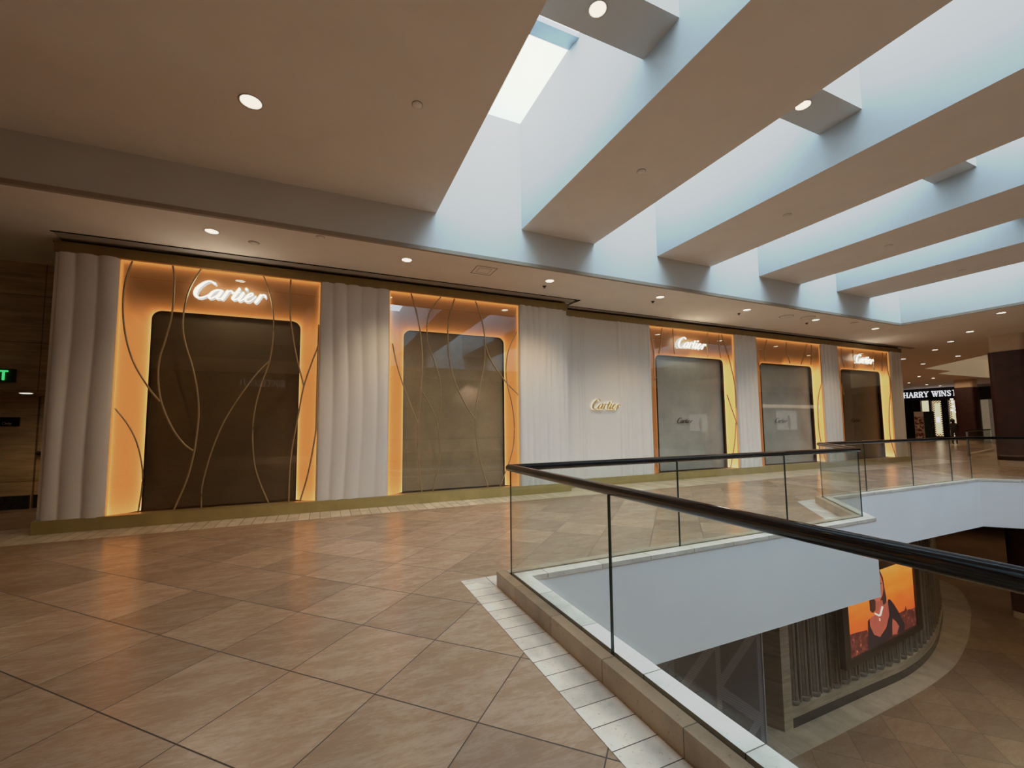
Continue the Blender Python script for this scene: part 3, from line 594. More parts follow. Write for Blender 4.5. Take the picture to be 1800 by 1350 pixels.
def caps(text,h,w,mat,root,serif=False,sp=.28,wd=1.0,part='lettering'):
    x=0
    for ch in text:
        b=MB()
        if ch==' ': x+=.55*wd; continue
        wmax=max(p[0] for s in CAP[ch] for p in s)
        for si,s in enumerate(CAP[ch]):
            for p,q in zip(s,s[1:]):
                thin=serif and (abs(p[1]-q[1])<.05 or (ch in 'AWNY' and q[1]>p[1]))
                ww=w*(.45 if thin else 1)
                ribbon(b,[((x+p[0]*wd)*h,p[1]*h,ww),((x+q[0]*wd)*h,q[1]*h,ww)],1,1,0,0,-.0005*si,.02,k=1)
        if serif:
            for (sx_,sz_) in SER.get(ch,[]): ribbon(b,[((x+sx_*wd-.16)*h,sz_*h,w*.4),((x+sx_*wd+.16)*h,sz_*h,w*.4)],1,1,0,0,-.001,.02,k=1)
        b.build('letter',mat,root); x+=(wmax)*wd+sp
    return x*h
# ------------------------------------------------------------------ ceiling fittings
def downlight_proto():
    r=thing('recessed_downlight','x','downlight')
    b=MB(); b.lathe((0,0,0),[(.098,-.001),(.105,-.006),(.092,-.007),(.086,.0)],28); b.build('trim_ring',M['lampring'],r)
    b=MB(); b.lathe((0,0,0),[(.088,-.002),(.06,-.0015),(.001,-.001)],28); b.build('lit_lens',M['lamp'],r)
    return r
DL=downlight_proto()
dls=[]
fac=['above the left end of the shop','above the second drapery','above the narrow step in the shopfront','above the widest drapery','above the grey blind window','between grille plates above the unsigned window','above the far right window']
for i,x in enumerate((-1.69,1.33,4.35,7.41,10.46,13.45,16.6)):
    dls.append(((x,7.72,ZS),'round warm downlight in the soffit '+fac[i],'row of downlights in the soffit along the shop'))
far=[(17.64,5.21),(20.3,6.76),(22.1,7.91),(24.0,9.1),(25.95,11.03),(29.2,11.6),(27.38,9.59),(31.2,13.5),(34.4,15.4),(37.1,15.0),(39.5,15.2),(42.3,17.75),(45.8,18.07),(48.6,18.3),(36.9,17.9)]
fl=['nearest lamp of the diagonal line past the skylight corner','second lamp of the diagonal line past the skylight corner','third lamp of the diagonal line past the skylight corner','fourth lamp of the diagonal line past the skylight corner','lamp just right of the end of the shop cornice','lamp left of the tip of the cream ceiling recess','lamp in front of the large maroon pillar top','lamp behind the end of the shop, left of the recess tip','faint lamp far behind the shop end','faint lamp left under the cream recess','faint lamp under the second tip of the cream recess','faint lamp above the left of the black jeweller front','faint lamp above the middle of the black jeweller front','faint lamp close to the black jeweller front','faint lamp deep behind the shop end']
for (x,y),l in zip(far,fl): dls.append(((x,y,ZS),'small downlight, '+l,'downlights in the far soffit'))
dls.append(((-.87,5.44,ZB),'large warm downlight in the high ceiling at upper left','')) 
dls.append(((2.55,3.40,5.98),'bright downlight under the cross beam of the first skylight slot','downlights under the cross beams'))
dls.append(((5.97,3.41,5.98),'downlight half hidden under the cross beam of the second skylight slot','downlights under the cross beams'))
dls.append(((-5.2,10.95,2.288),'low downlight over the service door recess',''))
for i,(p,l,g) in enumerate(dls):
    if i==0:
        DL.location=p; DL['label']=l; DL['group']=g
    else:
        o=dup(DL,p,l,g or None)
        if not g and 'group' in o: del o['group']
        if p[2]==ZB: o.scale=(1.25,1.25,1)
def disc(name,label,pos,r,cat,group=None,kind='ring'):
    root=thing(name,label,cat,pos,group=group)
    b=MB(); b.lathe((0,0,0),[(r,0),(r,-.006),(.001,-.006)],24); b.build('cover_plate',M['ceil'],root)
    b=MB(); b.lathe((0,0,0),[(r*1.08,0),(r*1.08,-.003),(r,-.003)],24); b.build('shadow_gap',M['groove'],root); return root
for (x,y,z,r,l) in ((-1.15,7.95,ZS,.075,'round cover plate in the soffit left of the second drapery'),(-.13,7.3,ZS,.06,'round cover plate at the edge of the soffit over the first window'),
    (.92,4.73,ZB,.06,'round cover plate on the high ceiling at upper left'),(4.27,4.74,ZB,.06,'round cover plate under the first ceiling beam'),(7.66,4.76,ZB,.06,'round cover plate under the second ceiling beam'),
    (11.05,4.79,ZB,.06,'round cover plate under the third ceiling beam'),(14.6,4.9,ZB,.06,'round cover plate under the fourth ceiling beam'),
    (15.0,7.5,ZS,.09,'round cover plate in the soffit near the skylight corner')):
    disc('sprinkler_cover',l,(x,y,z),r,'ceiling cover','round cover plates flush in the ceilings')
for (x,l) in ((4.41,'small black sprinkler head beside the third downlight'),(7.5,'small black sprinkler head beside the fourth downlight'),(10.6,'small black sprinkler head beside the fifth downlight'),(13.6,'small black sprinkler head beside the sixth downlight')):
    root=thing('fire_sprinkler',l,'sprinkler',(x,8.07,ZS),group='small sprinkler heads in the soffit')
    b=MB(); b.lathe((0,0,0),[(.001,0),(.045,-.002),(.04,-.012),(.015,-.02),(.012,-.04),(.028,-.042),(.001,-.046)],14); b.build('sprinkler_body',M['dark'],root)
for (x,y,l) in ((12.2,7.78,'left round speaker grille in the soffit'),(12.92,7.62,'right round speaker grille in the soffit, touching the sixth downlight')):
    disc('speaker_grille',l,(x,y,ZS),.17,'speaker grille','round grilles in the soffit')
root=thing('access_panel','square access panel flush in the soffit above the second window','access panel',(2.84,7.69,ZS),rz=-.0)
b=MB()
for k,(h,w) in enumerate(((.21,.008),(.13,.004))):
    b.box(-h,h,-h,-h+w,-.004,0); b.box(-h,h,h-w,h,-.004,0); b.box(-h,-h+w,-h,h,-.004,0); b.box(h-w,h,-h,h,-.004,0)
b.build('panel_seam',M['groove'],root)
b=MB(); b.box(-.19,.19,-.19,.19,-.002,-.0005); b.build('panel_face',M['ceil'],root)
# exit sign, room sign
root=thing('exit_sign','green lit EXIT sign on the dim travertine wall at left edge','sign',(-5.62,10.44,2.45))
b=MB(); b.bbox(0,.50,-.02,.05,0,.24,.006); b.build('sign_housing',simple('exit_sign_housing',(.02,.035,.02),.25,0,.1,9),root)
caps('EXIT',.15,.026,emis('exit_green',(.05,.9,.15),.9),root,sp=.28,wd=.85)
for c_ in root.children:
    if c_.name.startswith('letter'): c_.location=(.035,-.022,.045)
def word(text,size,mat,parent,locc,part='lettering',rot=(PI/2,0,0)):
    cu=bpy.data.curves.new(part,'FONT'); cu.body=text; cu.size=size; cu.extrude=.002
    tmp=bpy.data.objects.new('tmp',cu); C.objects.link(tmp)
    dg=bpy.context.evaluated_depsgraph_get(); dg.update(); me=bpy.data.meshes.new_from_object(tmp.evaluated_get(dg)); bpy.data.objects.remove(tmp)
    o=bpy.data.objects.new(part,me); C.objects.link(o); me.materials.clear(); me.materials.append(mat); o.parent=parent; o.location=locc; o.rotation_euler=rot
    return o
root=thing('door_sign','black name plate with two grey lines of text by the service door','sign',(-6.5,11.88,1.675))
b=MB(); b.bbox(0,.80,-.02,.015,0,.18,.004); b.build('sign_plate',M['black'],root)
sg=simple('sign_grey_text',(.5,.5,.5),.6,0,.02,9)
for w_,x_,z_ in (('Employees',.0,.105),('and',.40,.105),('Personnel',.16,.03),('Only',.53,.03)): word(w_,.072,sg,root,(x_+.02,-.024,z_))
# ------------------------------------------------------------------ pillars (run through both levels)
def pillar(name,label,cx,cy,w,z0,z1,base=True,rot=0,group=None):
    root=thing(name,label,'pillar',(cx,cy,z0),rot,group=group); h=z1-z0
    def rr(w,r,n=6):
        out=[]
        for qx,qy,a0 in ((1,1,0),(-1,1,PI/2),(-1,-1,PI),(1,-1,3*PI/2)):
            for k in range(n+1):
                a=a0+PI/2*k/n; out.append((qx*(w/2-r)+r*math.cos(a),qy*(w/2-r)+r*math.sin(a)))
        return out
    b=MB(); b.prism(rr(w,.16),.22 if base else 0,h-.6,True); b.build('pillar_shaft',M['maroon'],root)
    b=MB(); b.prism(rr(w-.08,.14),h-.6,h,True); b.build('pillar_collar',M['collar'],root)
    if base: b=MB(); b.prism(rr(w-.02,.15),0,.22,True); b.build('pillar_base',M['collar'],root)
    return root
pillar('maroon_pillar','large dark maroon pillar with rounded corners and pale collar, at right edge',22.57,6.53,.95,0,ZS,group='maroon pillars')
pillar('maroon_pillar','dark maroon pillar in front of the black jeweller front, further back',43.3,14.9,1.05,0,ZS,group='maroon pillars')
pillar('maroon_pillar','dark maroon pillar of the lower level, at right edge of the void',22.6,6.5,1.0,ZL,SLAB-.01,group='maroon pillars')
# ------------------------------------------------------------------ jeweller front at the far end
XJ=51
lit=emis('lit_shop_interior',(1,.74,.42),.62,.25); litw=emis('lit_cream_niche',(1,.82,.52),.55,.1)
root=thing('jeweller_storefront','black storefront with tall lit windows at the far end of the mall','storefront',(XJ,22.3,0),-PI/2)
b=MB()
# local x = -Y ; cover 0..(22.3-12)
b.box(0,5.0,0,.3,3.63,ZS); b.box(0,.95,0,.3,0,3.63); b.box(2.2,2.35,0,.3,0,3.6); b.box(3.05,3.5,0,.3,0,3.6); b.box(0,5.0,-.02,.28,0,.28); b.box(1.55,1.62,0,.3,0,3.6); b.box(4.35,5.0,0,.3,0,3.63)
b.build('black_facade',M['black'],root)
b=MB(); b.box(.95,2.25,.32,.36,.28,3.6); b.build('dark_pane',simple('dark_pane',(.02,.02,.022),.1,0,.1,4),root)
b=MB(); b.box(1.62,2.2,.27,.31,2.55,3.55); b.build('lit_niche',litw,root)
b=MB(); b.box(1.66,2.1,.25,.27,1.9,2.5); b.build('warm_panel',simple('brown_panel',(.2,.1,.05),.5,0,.1,4),root)
def lattice(name):
    t=NT(name); p,xyz=t.pos()
    a=t.math('FRACT',t.math('MULTIPLY',xyz[1],5.2)); c=t.math('FRACT',t.math('MULTIPLY',xyz[2],5.2))
    k=t.math('MULTIPLY',t.math('GREATER_THAN',a,.5),t.math('GREATER_THAN',c,.5)); k2=t.math('MULTIPLY',t.math('LESS_THAN',a,.5),t.math('LESS_THAN',c,.5))
    k=t.math('ADD',k,k2); col=t.mix(k,(.01,.01,.01),(1,.72,.40)); t.bsdf((.05,.04,.03),.4,emit=col,es=.6); return t.m
lat=lattice('lattice_border')
for i,(a,c) in enumerate(((2.35,3.05),(3.5,4.35))):
    b=MB(); b.box(a,c,.24,.28,.28,3.5); w=b.build('lattice_window',lat,root)
    b=MB(); b.box(a+.17,c-.17,.20,.24,.5,3.28); b.build('lit_pane',litw,w)
b=MB(); b.bbox(2.66,2.80,-.02,.22,1.55,2.0,.01); b.build('notice_card',emis('white_card',(1,.95,.85),3),root)
for (x,z) in ((3.75,3.6),(3.78,3.35),(3.8,2.95),(4.0,2.75),(3.72,2.6),(3.95,2.45)):
    b=MB(); b.lathe((x,.1,z),[(.001,-.09),(.08,-.05),(.10,0),(.08,.05),(.001,.09)],12); b.build('chandelier_globe',emis('chandelier_globe',(1,.72,.62),5),root)
root=thing('jeweller_sign','white serif capital letters of the HARRY WINSTON sign on black','sign',(XJ-.03,21.83,3.90),-PI/2)
caps('HARRY WINSTON',.46,.075,emis('jeweller_letters',(.9,.92,1),1.5),root,serif=True,sp=.165*2,wd=.82)
wmax=max(v.co.x for c_ in root.children for v in c_.data.vertices)
# scale so that the letters up to the first T span the measured width
for c_ in root.children: c_.scale=(4.55/wmax,1,1)
root=thing('dark_storefront','dark shop front right of the second pillar with a lit cream interior','storefront',(XJ-.5,17.2,0),-PI/2)
b=MB(); b.box(0,6,0,.3,3.5,4.5); b.box(0,.55,0,.3,0,3.5); b.box(4.2,6,0,.3,0,3.5); b.box(0,6,-.04,.02,3.42,3.5); b.build('fascia',M['black'],root)
b=MB(); b.box(.60,.95,.1,.4,0,3.4); b.build('cream_column',emis('lit_cream_column',(.55,.42,.26),.2,.2),root)
b=MB(); b.box(.55,4.2,.5,.55,0,3.5); b.build('interior_wall',emis('dim_interior',(.10,.075,.05),.6,.5),root)
b=MB(); b.box(1.8,2.25,.4,.48,1.7,3.2); b.build('lit_picture',lit,root)
b=MB(); b.lathe((2.1,.2,1.3),[(.001,.12),(.16,.08),(.2,0),(.12,-.1),(.03,-.14),(.03,-.5),(.12,-.6)],14); b.build('table_lamp',emis('lamp_shade',(1,.85,.7),.9),root)
root=thing('directory_banner','white display banner with red pictures before the jeweller front','banner',(46,19.15,0),-PI/2)
b=MB(); b.bbox(0,.62,0,.05,.05,2.45,.01); b.build('banner_sheet',simple('banner_white',(.62,.55,.5),.6,0,.05,5),root)
def blotch():
    t=NT('banner_pictures'); p,_=t.pos(); n=t.noise(p,5,5,.7); t.bsdf(t.ramp(n,[(.44,(.10,.02,.015)),(.5,(.35,.12,.09)),(.56,(.65,.58,.52))]),.6); return t.m
b=MB(); b.box(.03,.59,-.01,0,1.35,2.05); b.box(.03,.59,-.01,0,.78,1.30); b.box(.03,.59,-.01,0,.15,.70); b.build('banner_picture',blotch(),root)
b=MB(); b.box(0,.6,-.12,.17,0,.06); b.build('banner_foot',M['dark'],root)
root=thing('directory_totem','dark green glass totem right of the white banner','totem',(45.9,18.48,0),-PI/2)
b=MB(); b.bbox(0,.62,0,.16,.08,2.45,.02); b.build('glass_slab',simple('totem_glass',(.028,.04,.035),.12,.1,.3,3),root)
b=MB(); b.box(0,.64,-.06,.22,0,.08); b.build('totem_foot',M['dark'],root)
root=thing('distant_barrier','low glass barrier with black rail left of the large maroon pillar','barrier',(27.6,9.6,0),.18)
b=MB(); b.tube([(0,0,1.15),(5.6,0,1.15)],.035,10); b.build('rail',M['rail'],root)
b=MB(); b.add([(0,0,.1),(5.6,0,.1),(5.6,0,1.12),(0,0,1.12)],[(0,1,2,3)]); b.build('glass_panel',M['glass'],root)
b=MB(); b.box(-.03,.03,-.03,.03,0,1.12); b.build('end_post',M['alum'],root)
b=MB(); b.box(0,5.6,-.06,.06,0,.1); b.build('base_channel',M['collar'],root)
root=thing('round_bench','dark round bench half hidden at the end of the shop','bench',(44.5,20.15,0))
b=MB(); b.lathe((0,0,0),[(.001,.0),(.55,0),(.55,.1),(.75,.35),(.78,.5),(.7,.55),(.001,.55)],24); b.build('bench_seat',M['black'],root)
b=MB(); b.tube([(.7*math.cos(a),.7*math.sin(a),.95-.1*math.sin(a)) for a in [PI*k/10+PI/2 for k in range(11)]],.03,8); b.build('back_rail',M['dark'],root)
# small standing person far away (skin modifier, one body)
def person(loc,label):
    root=thing('person',label,'person',loc)
    J=[(0,0,.95,.13),(0,0,1.15,.14),(0,0,1.38,.15),(0,0,1.5,.06),(0,.02,1.62,.095),(0,.02,1.70,.085),
       (0,.19,1.40,.06),(.05,.25,1.15,.045),(.2,.2,.98,.036),(0,-.19,1.40,.06),(.05,-.25,1.15,.045),(.22,-.16,1.05,.036),
       (0,.09,.88,.09),(.02,.10,.48,.06),(0,.10,.08,.045),(.13,.10,.04,.04),(0,-.09,.88,.09),(.03,-.11,.48,.06),(-.02,-.11,.08,.045),(.12,-.11,.04,.04)]
    E=[(0,1),(1,2),(2,3),(3,4),(4,5),(2,6),(6,7),(7,8),(2,9),(9,10),(10,11),(0,12),(12,13),(13,14),(14,15),(0,16),(16,17),(17,18),(18,19)]
    me=bpy.data.meshes.new('body'); me.from_pydata([j[:3] for j in J],E,[]); o=bpy.data.objects.new('body',me); C.objects.link(o); o.parent=root
    md=o.modifiers.new('Skin','SKIN'); me.skin_vertices[0].data[0].use_root=True
    for i,j in enumerate(J): me.skin_vertices[0].data[i].radius=(j[3],j[3])
    o.modifiers.new('Sub','SUBSURF').levels=2; o.modifiers['Sub'].render_levels=2; me.materials.append(simple('dark_clothing',(.012,.011,.012),.8,0,.2,9)); 
    h=MB(); h.lathe((-.02,.02,1.62),[(.001,.17),(.07,.15),(.11,.08),(.115,0),(.105,-.06)],14); h.build('hair',M['black'],root)
person((40.2,14.62,0),'person in dark clothes standing before the second maroon pillar, seen from behind')
# ------------------------------------------------------------------ lower level shop
K=1.0625; KR=K/1.2031
def lz(z): return 1.6-(1.6-z)*K
base=[(8.886,6.2),(10.5,6.2),(12,6.2),(13.4,6.2),(14.5,6.3),(15.6,6.5),(16.6,6.76),(17.5,7.05),(18.6,7.42),(19.7,7.86),(20.7,8.4),(21.3,8.95),(21.6,9.7),(21.7,10.8)]
base=[(x*K,y*K) for x,y in base]
def smooth(p,k=4): return catmull(p,k)
base_s=smooth(base)
def off2(path,d):
    out=[]
    for i,p in enumerate(path):
        a=Vector(path[max(i-1,0)]);c=Vector(path[min(i+1,len(path)-1)]); t=(c-a).normalized(); out.append((p[0]+t.y*d,p[1]-t.x*d))
    return out   # d>0 : toward the void
def wallstrip(b,path,z0,z1):
    b.grid([[ (x,y,z0) for x,y in path],[(x,y,z1) for x,y in path]],False)
root=thing('lower_storefront','curved stone storefront of fluted half columns on the lower level','storefront',(0,0,0))
zk=lz(-4.60); zl=lz(-4.40)
b=MB(); P0=[p for p in base_s if p[0]>9.16*K]; P0=[(9.16*K,6.2*K)]+P0
wallstrip(b,off2(P0,.0),zk,zl); 
b.grid([[(x,y,zl) for x,y in off2(P0,0)],[(x,y,zl) for x,y in off2(P0,-.37)]],False); b.build('stone_ledge',M['stonelow'],root)
b=MB(); wallstrip(b,off2(P0,-.004),ZL,zk); b.build('granite_kick',M['granite'],root)
b=MB(); wallstrip(b,off2(P0,-.35),zl,SLAB-.01); b.build('back_wall',simple('lower_back_wall',(.05,.04,.03),.7,0,.3,3),root)
b=MB(); x0,x1,y=8.886*K,9.16*K,6.2*K; b.box(x0,x1,y,y+.5,ZL,SLAB-.01); b.build('corner_pilaster',M['stonelow'],root)
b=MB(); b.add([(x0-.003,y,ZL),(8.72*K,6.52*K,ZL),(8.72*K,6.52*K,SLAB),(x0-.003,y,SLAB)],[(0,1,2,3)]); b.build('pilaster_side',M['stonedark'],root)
# columns every .427 m along the ledge
cp=off2(P0,-.15); L=0; nxt=.23; cols=[]; 
for p,q in zip(cp,cp[1:]):
    d=math.dist(p,q)
    while nxt<=L+d:
        t=(nxt-L)/d; cols.append(lerpc(p,q,t)); nxt+=.4285*KR
    L+=d
cm=None
for i,(x,y) in enumerate(cols[:34]):
    if cm is None:
        b=MB(); n=48; prof=[(.146,0),(.152,.02),(.152,.08),(.132,.10)]
        b.lathe((0,0,0),prof,24)
        z1=SLAB-zl-.012; b.lathe((0,0,0),[(.128,.10),(.125,.4),(.125,z1)],24)
        # slim bright fillets between the flutes
        for a in (math.radians(250),math.radians(330)): b.box(.128*math.cos(a)-.010,.128*math.cos(a)+.010,.128*math.sin(a)-.010,.128*math.sin(a)+.010,.11,z1)
        cm=b.build('fluted_column',M['colstone'],root); cm.location=(x,y,zl+.001)
    else:
        o=cm.copy(); C.objects.link(o); o.parent=root; o.location=(x,y,zl+.001)
fb=simple('column_fillet',(.34,.28,.21),.4,0,.1,8); b=MB()
for (x,y),(x2,y2) in zip(cols[:34],cols[1:35]):
    mx,my=(x+x2)/2,(y+y2)/2; b.box(mx-.010,mx+.010,my-.10,my-.06,zl,SLAB-.01)
b.build('column_fillet',fb,root)
# border on the lower floor
ob=[(8.0,5.7),(9.5,5.7),(12.67,5.74),(14.2,5.82),(15.6,6.0),(17.6,6.48),(19.0,6.92),(20.3,7.35),(21.6,7.95),(22.5,8.5),(23.1,9.3),(23.3,10.8)]
ob=smooth([(x*K,y*K) for x,y in ob],3)
inn=[(8.0*K,6.9*K),(8.8*K,6.6*K)]+base_s
def resamp(p,n):
    ds=[0]
    for a,c in zip(p,p[1:]): ds.append(ds[-1]+math.dist(a,c))
    out=[];j=0
    for i in range(n):
        s=ds[-1]*i/(n-1)
        while j<len(p)-2 and ds[j+1]<s: j+=1
        t=(s-ds[j])/(ds[j+1]-ds[j]); out.append(lerpc(p[j],p[j+1],min(1,t)))
    return out
A,B_=resamp(ob,60),resamp(inn,60)
b=MB(); b.grid([[(x,y,ZL+.004) for x,y in A],[(x,y,ZL+.004) for x,y in B_]],False)
struct('trim_%d'%tn,b,M['lowborder'],'pale curved stone border on the lower floor'); tn+=1
b=MB(); b.add([(4.0,5.75*K,ZL+.004),(8.5,5.7*K,ZL+.004),(8.5,8.3,ZL+.004),(4.0,8.3,ZL+.004)],[(0,1,2,3)])
struct('trim_%d'%tn,b,M['lowborder']); tn+=1
# dark patterned hoarding on the lower level
def hoard():
    t=NT('dark_triangle_pattern'); p,xyz=t.pos()
    x=t.math('MULTIPLY',xyz[0],1/1.15); z=t.math('MULTIPLY',xyz[2],1/1.7)
    a_=t.math('FRACT',x); c_=t.math('MULTIPLY',t.math('PINGPONG',z,.5),2)
    ring=t.math('LESS_THAN',t.math('ABSOLUTE',t.math('SUBTRACT',a_,c_)),.15); ring2=t.math('LESS_THAN',a_,.11)
    hat=t.math('LESS_THAN',t.math('FRACT',t.math('MULTIPLY',t.math('ADD',t.math('MULTIPLY',xyz[0],.6),xyz[2]),22)),.5)
    m=t.math('MULTIPLY',t.math('MAXIMUM',ring,ring2),t.math('MULTIPLY_ADD',hat,.5,.5))
    fine=t.math('LESS_THAN',t.math('FRACT',t.math('MULTIPLY',xyz[0],36)),.35)
    c=t.mix(m,(.075,.085,.115),(.25,.28,.35)); c=t.mix(t.math('MULTIPLY',fine,.35),c,(.02,.02,.022))
    t.bsdf(c,.3,.1); return t.m
root=thing('patterned_hoarding','dark grey panel wall with triangle pattern beside the lower stone pilaster','panel wall',(0,5.75*K,ZL))
b=MB(); b.box(1.5,7.69*K,0,.12,0,SLAB-ZL-.01); b.build('pattern_face',hoard(),root)
b=MB(); b.box(7.69*K,7.69*K+.03,-.02,.14,0,SLAB-ZL-.01); b.build('metal_edge',M['alum'],root)
wallquad('wall_lower',-14,9.2,9.6*1.0,9.2,ZL,SLAB,M['darkwall'])
# advertising screen with a portrait
an=math.atan(.0755)
root=thing('video_screen','lit advertising screen with a woman in black dress against orange sky','screen',(13.13*KR-.13,7.28*KR-.10,0),an)
zt_,zb_=-2.18,-3.98; SW=3.66
AD={k_:[(x*KR,1.6-(1.6-z)*KR) for x,z in v] for k_,v in AD.items()}
b=MB(); f=.26
for bx in ((-f,SW+f,zb_-.17,zb_),(-f,SW+f,zt_,zt_+.2),(-f,0,zb_,zt_),(SW,SW+f,zb_,zt_)): b.box(bx[0],bx[1],-.05,.07,bx[2],bx[3])
b.box(-f,SW+f,.03,.07,zb_-.17,zt_+.2); b.build('screen_frame',simple('screen_frame',(.035,.022,.014),.4,.1,.1,5),root)
def skymat():
    t=NT('sunset_picture'); p,xyz=t.pos(); n=t.noise(p,2.0,7,.65,stretch=(.45,.45,2.2)); 
    z=t.math('MULTIPLY_ADD',xyz[2],1/1.95,3.8/1.95); k=t.math('ADD',t.math('MULTIPLY',z,.75),t.math('MULTIPLY',n,.5))
    c=t.ramp(k,[(.15,(.55,.07,.02)),(.45,(.9,.15,.025)),(.72,(1,.27,.035)),(1,(1,.42,.10))]); t.bsdf((.02,.01,.01),.4,emit=c,es=.62); return t.m
b=MB(); b.add([(0,-.0,zb_),(SW,-.0,zb_),(SW,-.0,zt_),(0,-.0,zt_)],[(0,1,2,3)]); scr=b.build('display_picture',skymat(),root)
def art(keys,mat,y,part):
    b=MB()
    for k in keys:
        pts=[(min(max(x,0),SW),z) for x,z in AD[k]]
        b.add([(x,y,min(max(z,zb_),zt_)) for x,z in pts],[tuple(range(len(pts)))])
    b.build(part,mat,scr)
def cityart():
    t=NT('city_picture'); p,_=t.pos(); n=t.noise(p,9,6,.8); t.bsdf((.01,.01,.01),.5,emit=t.ramp(n,[(.42,(.05,.010,.008)),(.58,(.16,.03,.02)),(.68,(.8,.22,.08))]),es=.7); return t.m
ca=cityart()
for k_ in ('city_l','city_r','tower'): art([k_],ca,-.003,'city_picture')
art(['hair'],emis('hair_picture',(.05,.012,.010),.8,.3),-.006,'hair_picture')
art(['face'],emis('face_picture',(.52,.13,.07),.7,.15),-.012,'face_picture')
sk=emis('skin_picture',(.42,.09,.055),.7,.15)
for k_ in ('chest','arm'): art([k_],sk,-.009,'skin_picture')
fm=emis('face_marks',(.10,.02,.02),.6)
for k_ in ('eye','mouth'): art([k_],fm,-.014,k_+'_picture')
dr=emis('dress_picture',(.018,.008,.010),.8,.2)
for k_ in ('dress_r','dress_l'): art([k_],dr,-.015,'dress_picture')
b=MB(); b.tube([(x,-.018,z) for x,z in AD['neck']],.022,6); b.add([(x,-.02,z) for x,z in AD['pend']],[(0,1,2,3)]); b.build('necklace_picture',emis('necklace_picture',(.9,.6,.5),.8),scr)
# ------------------------------------------------------------------ shops across the void (seen only as reflections)
bw=-9.3
wallquad('wall_front',-14,bw+.0,60,bw,0,ZS,M['darkwall'])
root=thing('opposite_shop_sign','thin grey capital letters BUCCELLATI over the shop behind the viewer','sign',(-2.18,bw+.05,3.93),PI)
caps('BUCCELLATI',.34,.035,emis('opposite_letters',(.8,.75,.65),.35),root,sp=.3,wd=.62)
wmax=max(v.co.x for c_ in root.children for v in c_.data.vertices)
for c_ in root.children: c_.scale=(2.12/wmax,1,1)
for (x0,x1,z0,z1,l) in ((29.8,31.95,.97,2.46,'lit white poster on the opposite wall'),(41.5,44.6,.92,2.84,'larger lit white poster on the opposite wall')):
    root=thing('lit_poster',l,'poster',((x0+x1)/2,bw+.03,0)); w=(x1-x0)/2
    b=MB(); b.bbox(-w,w,0,.05,z0,z1,.01); b.build('poster_sheet',emis('poster_sheet',(.9,.85,.8),.55,.1),root)
    b=MB(); b.lathe((0,.24,z0),[(.001,1.15*(z1-z0)/1.5),(.1,1.1*(z1-z0)/1.5),(.1,.95*(z1-z0)/1.5),(.16,.85*(z1-z0)/1.5),(.14,.4),(.05,.05)],8); b.build('poster_figure',simple('poster_figure',(.2,.12,.08),.6,0,.1,5),root)
root=thing('lit_shelf_band','long warm lit band over the shops across the void','light band',(44,bw+.05,0))
b=MB(); b.box(-4.5,4.5,0,.1,3.12,3.45); b.build('lit_band',emis('warm_band',(1,.78,.5),1.1,.05),root)
# ------------------------------------------------------------------ light
def lamp(name,typ,loc,energy,col=(1,1,1),rot=(0,0,0),**kw):
    l=bpy.data.lights.new(name,typ); l.energy=energy; l.color=col
    for k,v in kw.items():
        if k=='portal': l.cycles.is_portal=True
        else: setattr(l,k,v)
    o=bpy.data.objects.new(name,l); C.objects.link(o); o.location=loc; o.rotation_euler=rot; return o
WARM=(1,.72,.42)
for i,(x0,x1) in enumerate(slots):
    lamp('skylight_portal','AREA',((x0+x1)/2,1.57,ZG+.03),1,shape='RECTANGLE',size=x1-x0,size_y=11.1,portal=True)
for i,(p,l,g) in enumerate(dls):
    e=(SPOT*.7 if p[0]<0 else SPOT) if p[0]<17 else SPOT*.55
    if p[2]<3: e=16
    lamp('downlight_beam','SPOT',(p[0],p[1],p[2]-.03),e,WARM,spot_size=math.radians(115),spot_blend=.9,shadow_soft_size=.06)
for x,y in ((14,5.6),(19,6.0),(26,10),(33,11),(12,2),(20,0),(24,4)):
    lamp('lower_fill','SPOT',(x,y-.0,SLAB-.1) if y>5.5 or x>19 else (x,y,SLAB-.2),LOWER,WARM,spot_size=math.radians(140),spot_blend=.9,shadow_soft_size=.15)  # added fill spots for the lower level, no fixtures behind them
# unseen fill spots added behind the viewer to lift the bounced light
for x_,y_ in ((3,-6.2),(0,-6.2),(9,-9),(14,-9)): lamp('walkway_fill','SPOT',(x_,max(y_,-8.8),ZS-.05),FILL,(1,.80,.60),spot_size=math.radians(130),spot_blend=.9,shadow_soft_size=.06)
for x in (30,40): lamp('far_corridor_fill','AREA',(x,15,4.5),FARF,(1,.66,.40),shape='RECTANGLE',size=5,size_y=5)  # area fill added over the far corridor, no fixture there
w=bpy.data.worlds.new('sky'); bpy.context.scene.world=w; w.use_nodes=True; nt=w.node_tree; nt.nodes.clear()
out=nt.nodes.new('ShaderNodeOutputWorld'); bg=nt.nodes.new('ShaderNodeBackground'); nt.links.new(bg.outputs[0],out.inputs[0])
tc=nt.nodes.new('ShaderNodeTexCoord'); 
dp=nt.nodes.new('ShaderNodeVectorMath'); dp.operation='DOT_PRODUCT'; nt.links.new(tc.outputs['Generated'],dp.inputs[0]); dp.inputs[1].default_value=Vector((2.945,5.834,5.95)).normalized()[:]
rp=nt.nodes.new('ShaderNodeValToRGB'); e=rp.color_ramp.elements; e[0].position=.90; e[0].color=(.56,.76,.91,1); e[1].position=1.0; e[1].color=(1,.98,.82,1)
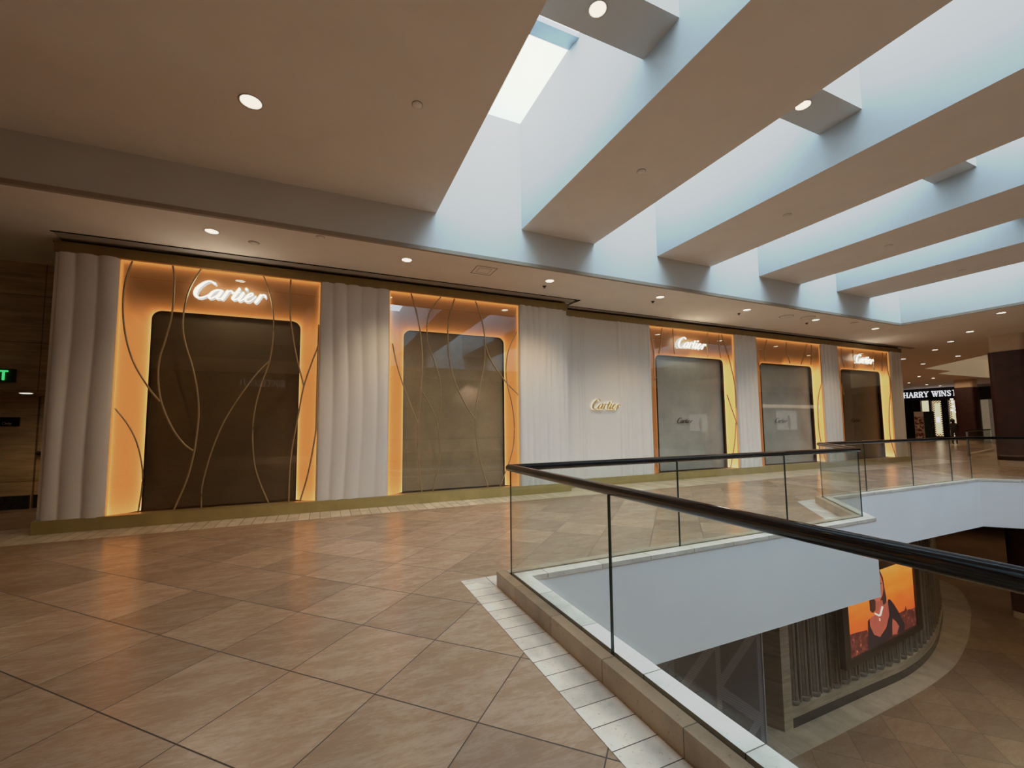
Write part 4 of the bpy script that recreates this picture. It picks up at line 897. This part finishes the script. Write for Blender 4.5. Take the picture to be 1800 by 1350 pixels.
m1=e.new(.985); m1.color=(.62,.79,.91,1)
nt.links.new(dp.outputs['Value'],rp.inputs[0]); nt.links.new(rp.outputs[0],bg.inputs[0]); bg.inputs[1].default_value=SKY
# ------------------------------------------------------------------ camera
cam=bpy.data.cameras.new('camera'); co=bpy.data.objects.new('camera',cam); C.objects.link(co); bpy.context.scene.camera=co
yaw,pitch,roll=.4117,.0752,-.0089
f=Vector((math.sin(yaw)*math.cos(pitch),math.cos(yaw)*math.cos(pitch),math.sin(pitch))); r=Vector((math.cos(yaw),-math.sin(yaw),0)); u=r.cross(f)
r2=r*math.cos(roll)+u*math.sin(roll); u2=-r*math.sin(roll)+u*math.cos(roll)
co.matrix_world=Matrix(((r2.x,u2.x,-f.x,0),(r2.y,u2.y,-f.y,0),(r2.z,u2.z,-f.z,1.6),(0,0,0,1)))
cam.sensor_width=36; cam.sensor_fit='HORIZONTAL'; cam.lens=740.6/1800*36; cam.shift_x=5.65/1800; cam.shift_y=17.06/1800; cam.clip_start=.05; cam.clip_end=300
sc=bpy.context.scene; sc.view_settings.view_transform='Standard'; sc.view_settings.look='None'; sc.view_settings.exposure=EXPO
sc.cycles.max_bounces=10; sc.cycles.diffuse_bounces=6; sc.cycles.glossy_bounces=4; sc.cycles.transparent_max_bounces=16; sc.cycles.sample_clamp_indirect=6; sc.cycles.caustics_reflective=False; sc.cycles.caustics_refractive=False
sc.cycles.use_denoising=True
# highlight shoulder, like the phone's tone mapping: linear up to .6, compressed above
vs=sc.view_settings; vs.use_curve_mapping=True; cm=vs.curve_mapping; cm.use_clip=False; WL=14.0
cm.white_level=(WL,WL,WL); cv=cm.curves[3]
cv.points[0].location=(0,0); EF=2**EXPO   # the display exposure acts after the curve
cv.points[1].location=(1,1.0/EF)
for a_,b_ in ((.3,.3),(.55,.54),(.9,.60),(1.6,.635),(3.5,.68),(6.0,.74),(9.0,.81),(11.5,.90),(13.5,.97)):
    p=cv.points.new(a_/EF/WL,b_/EF)
for p in cv.points: p.handle_type='VECTOR'
cm.update()
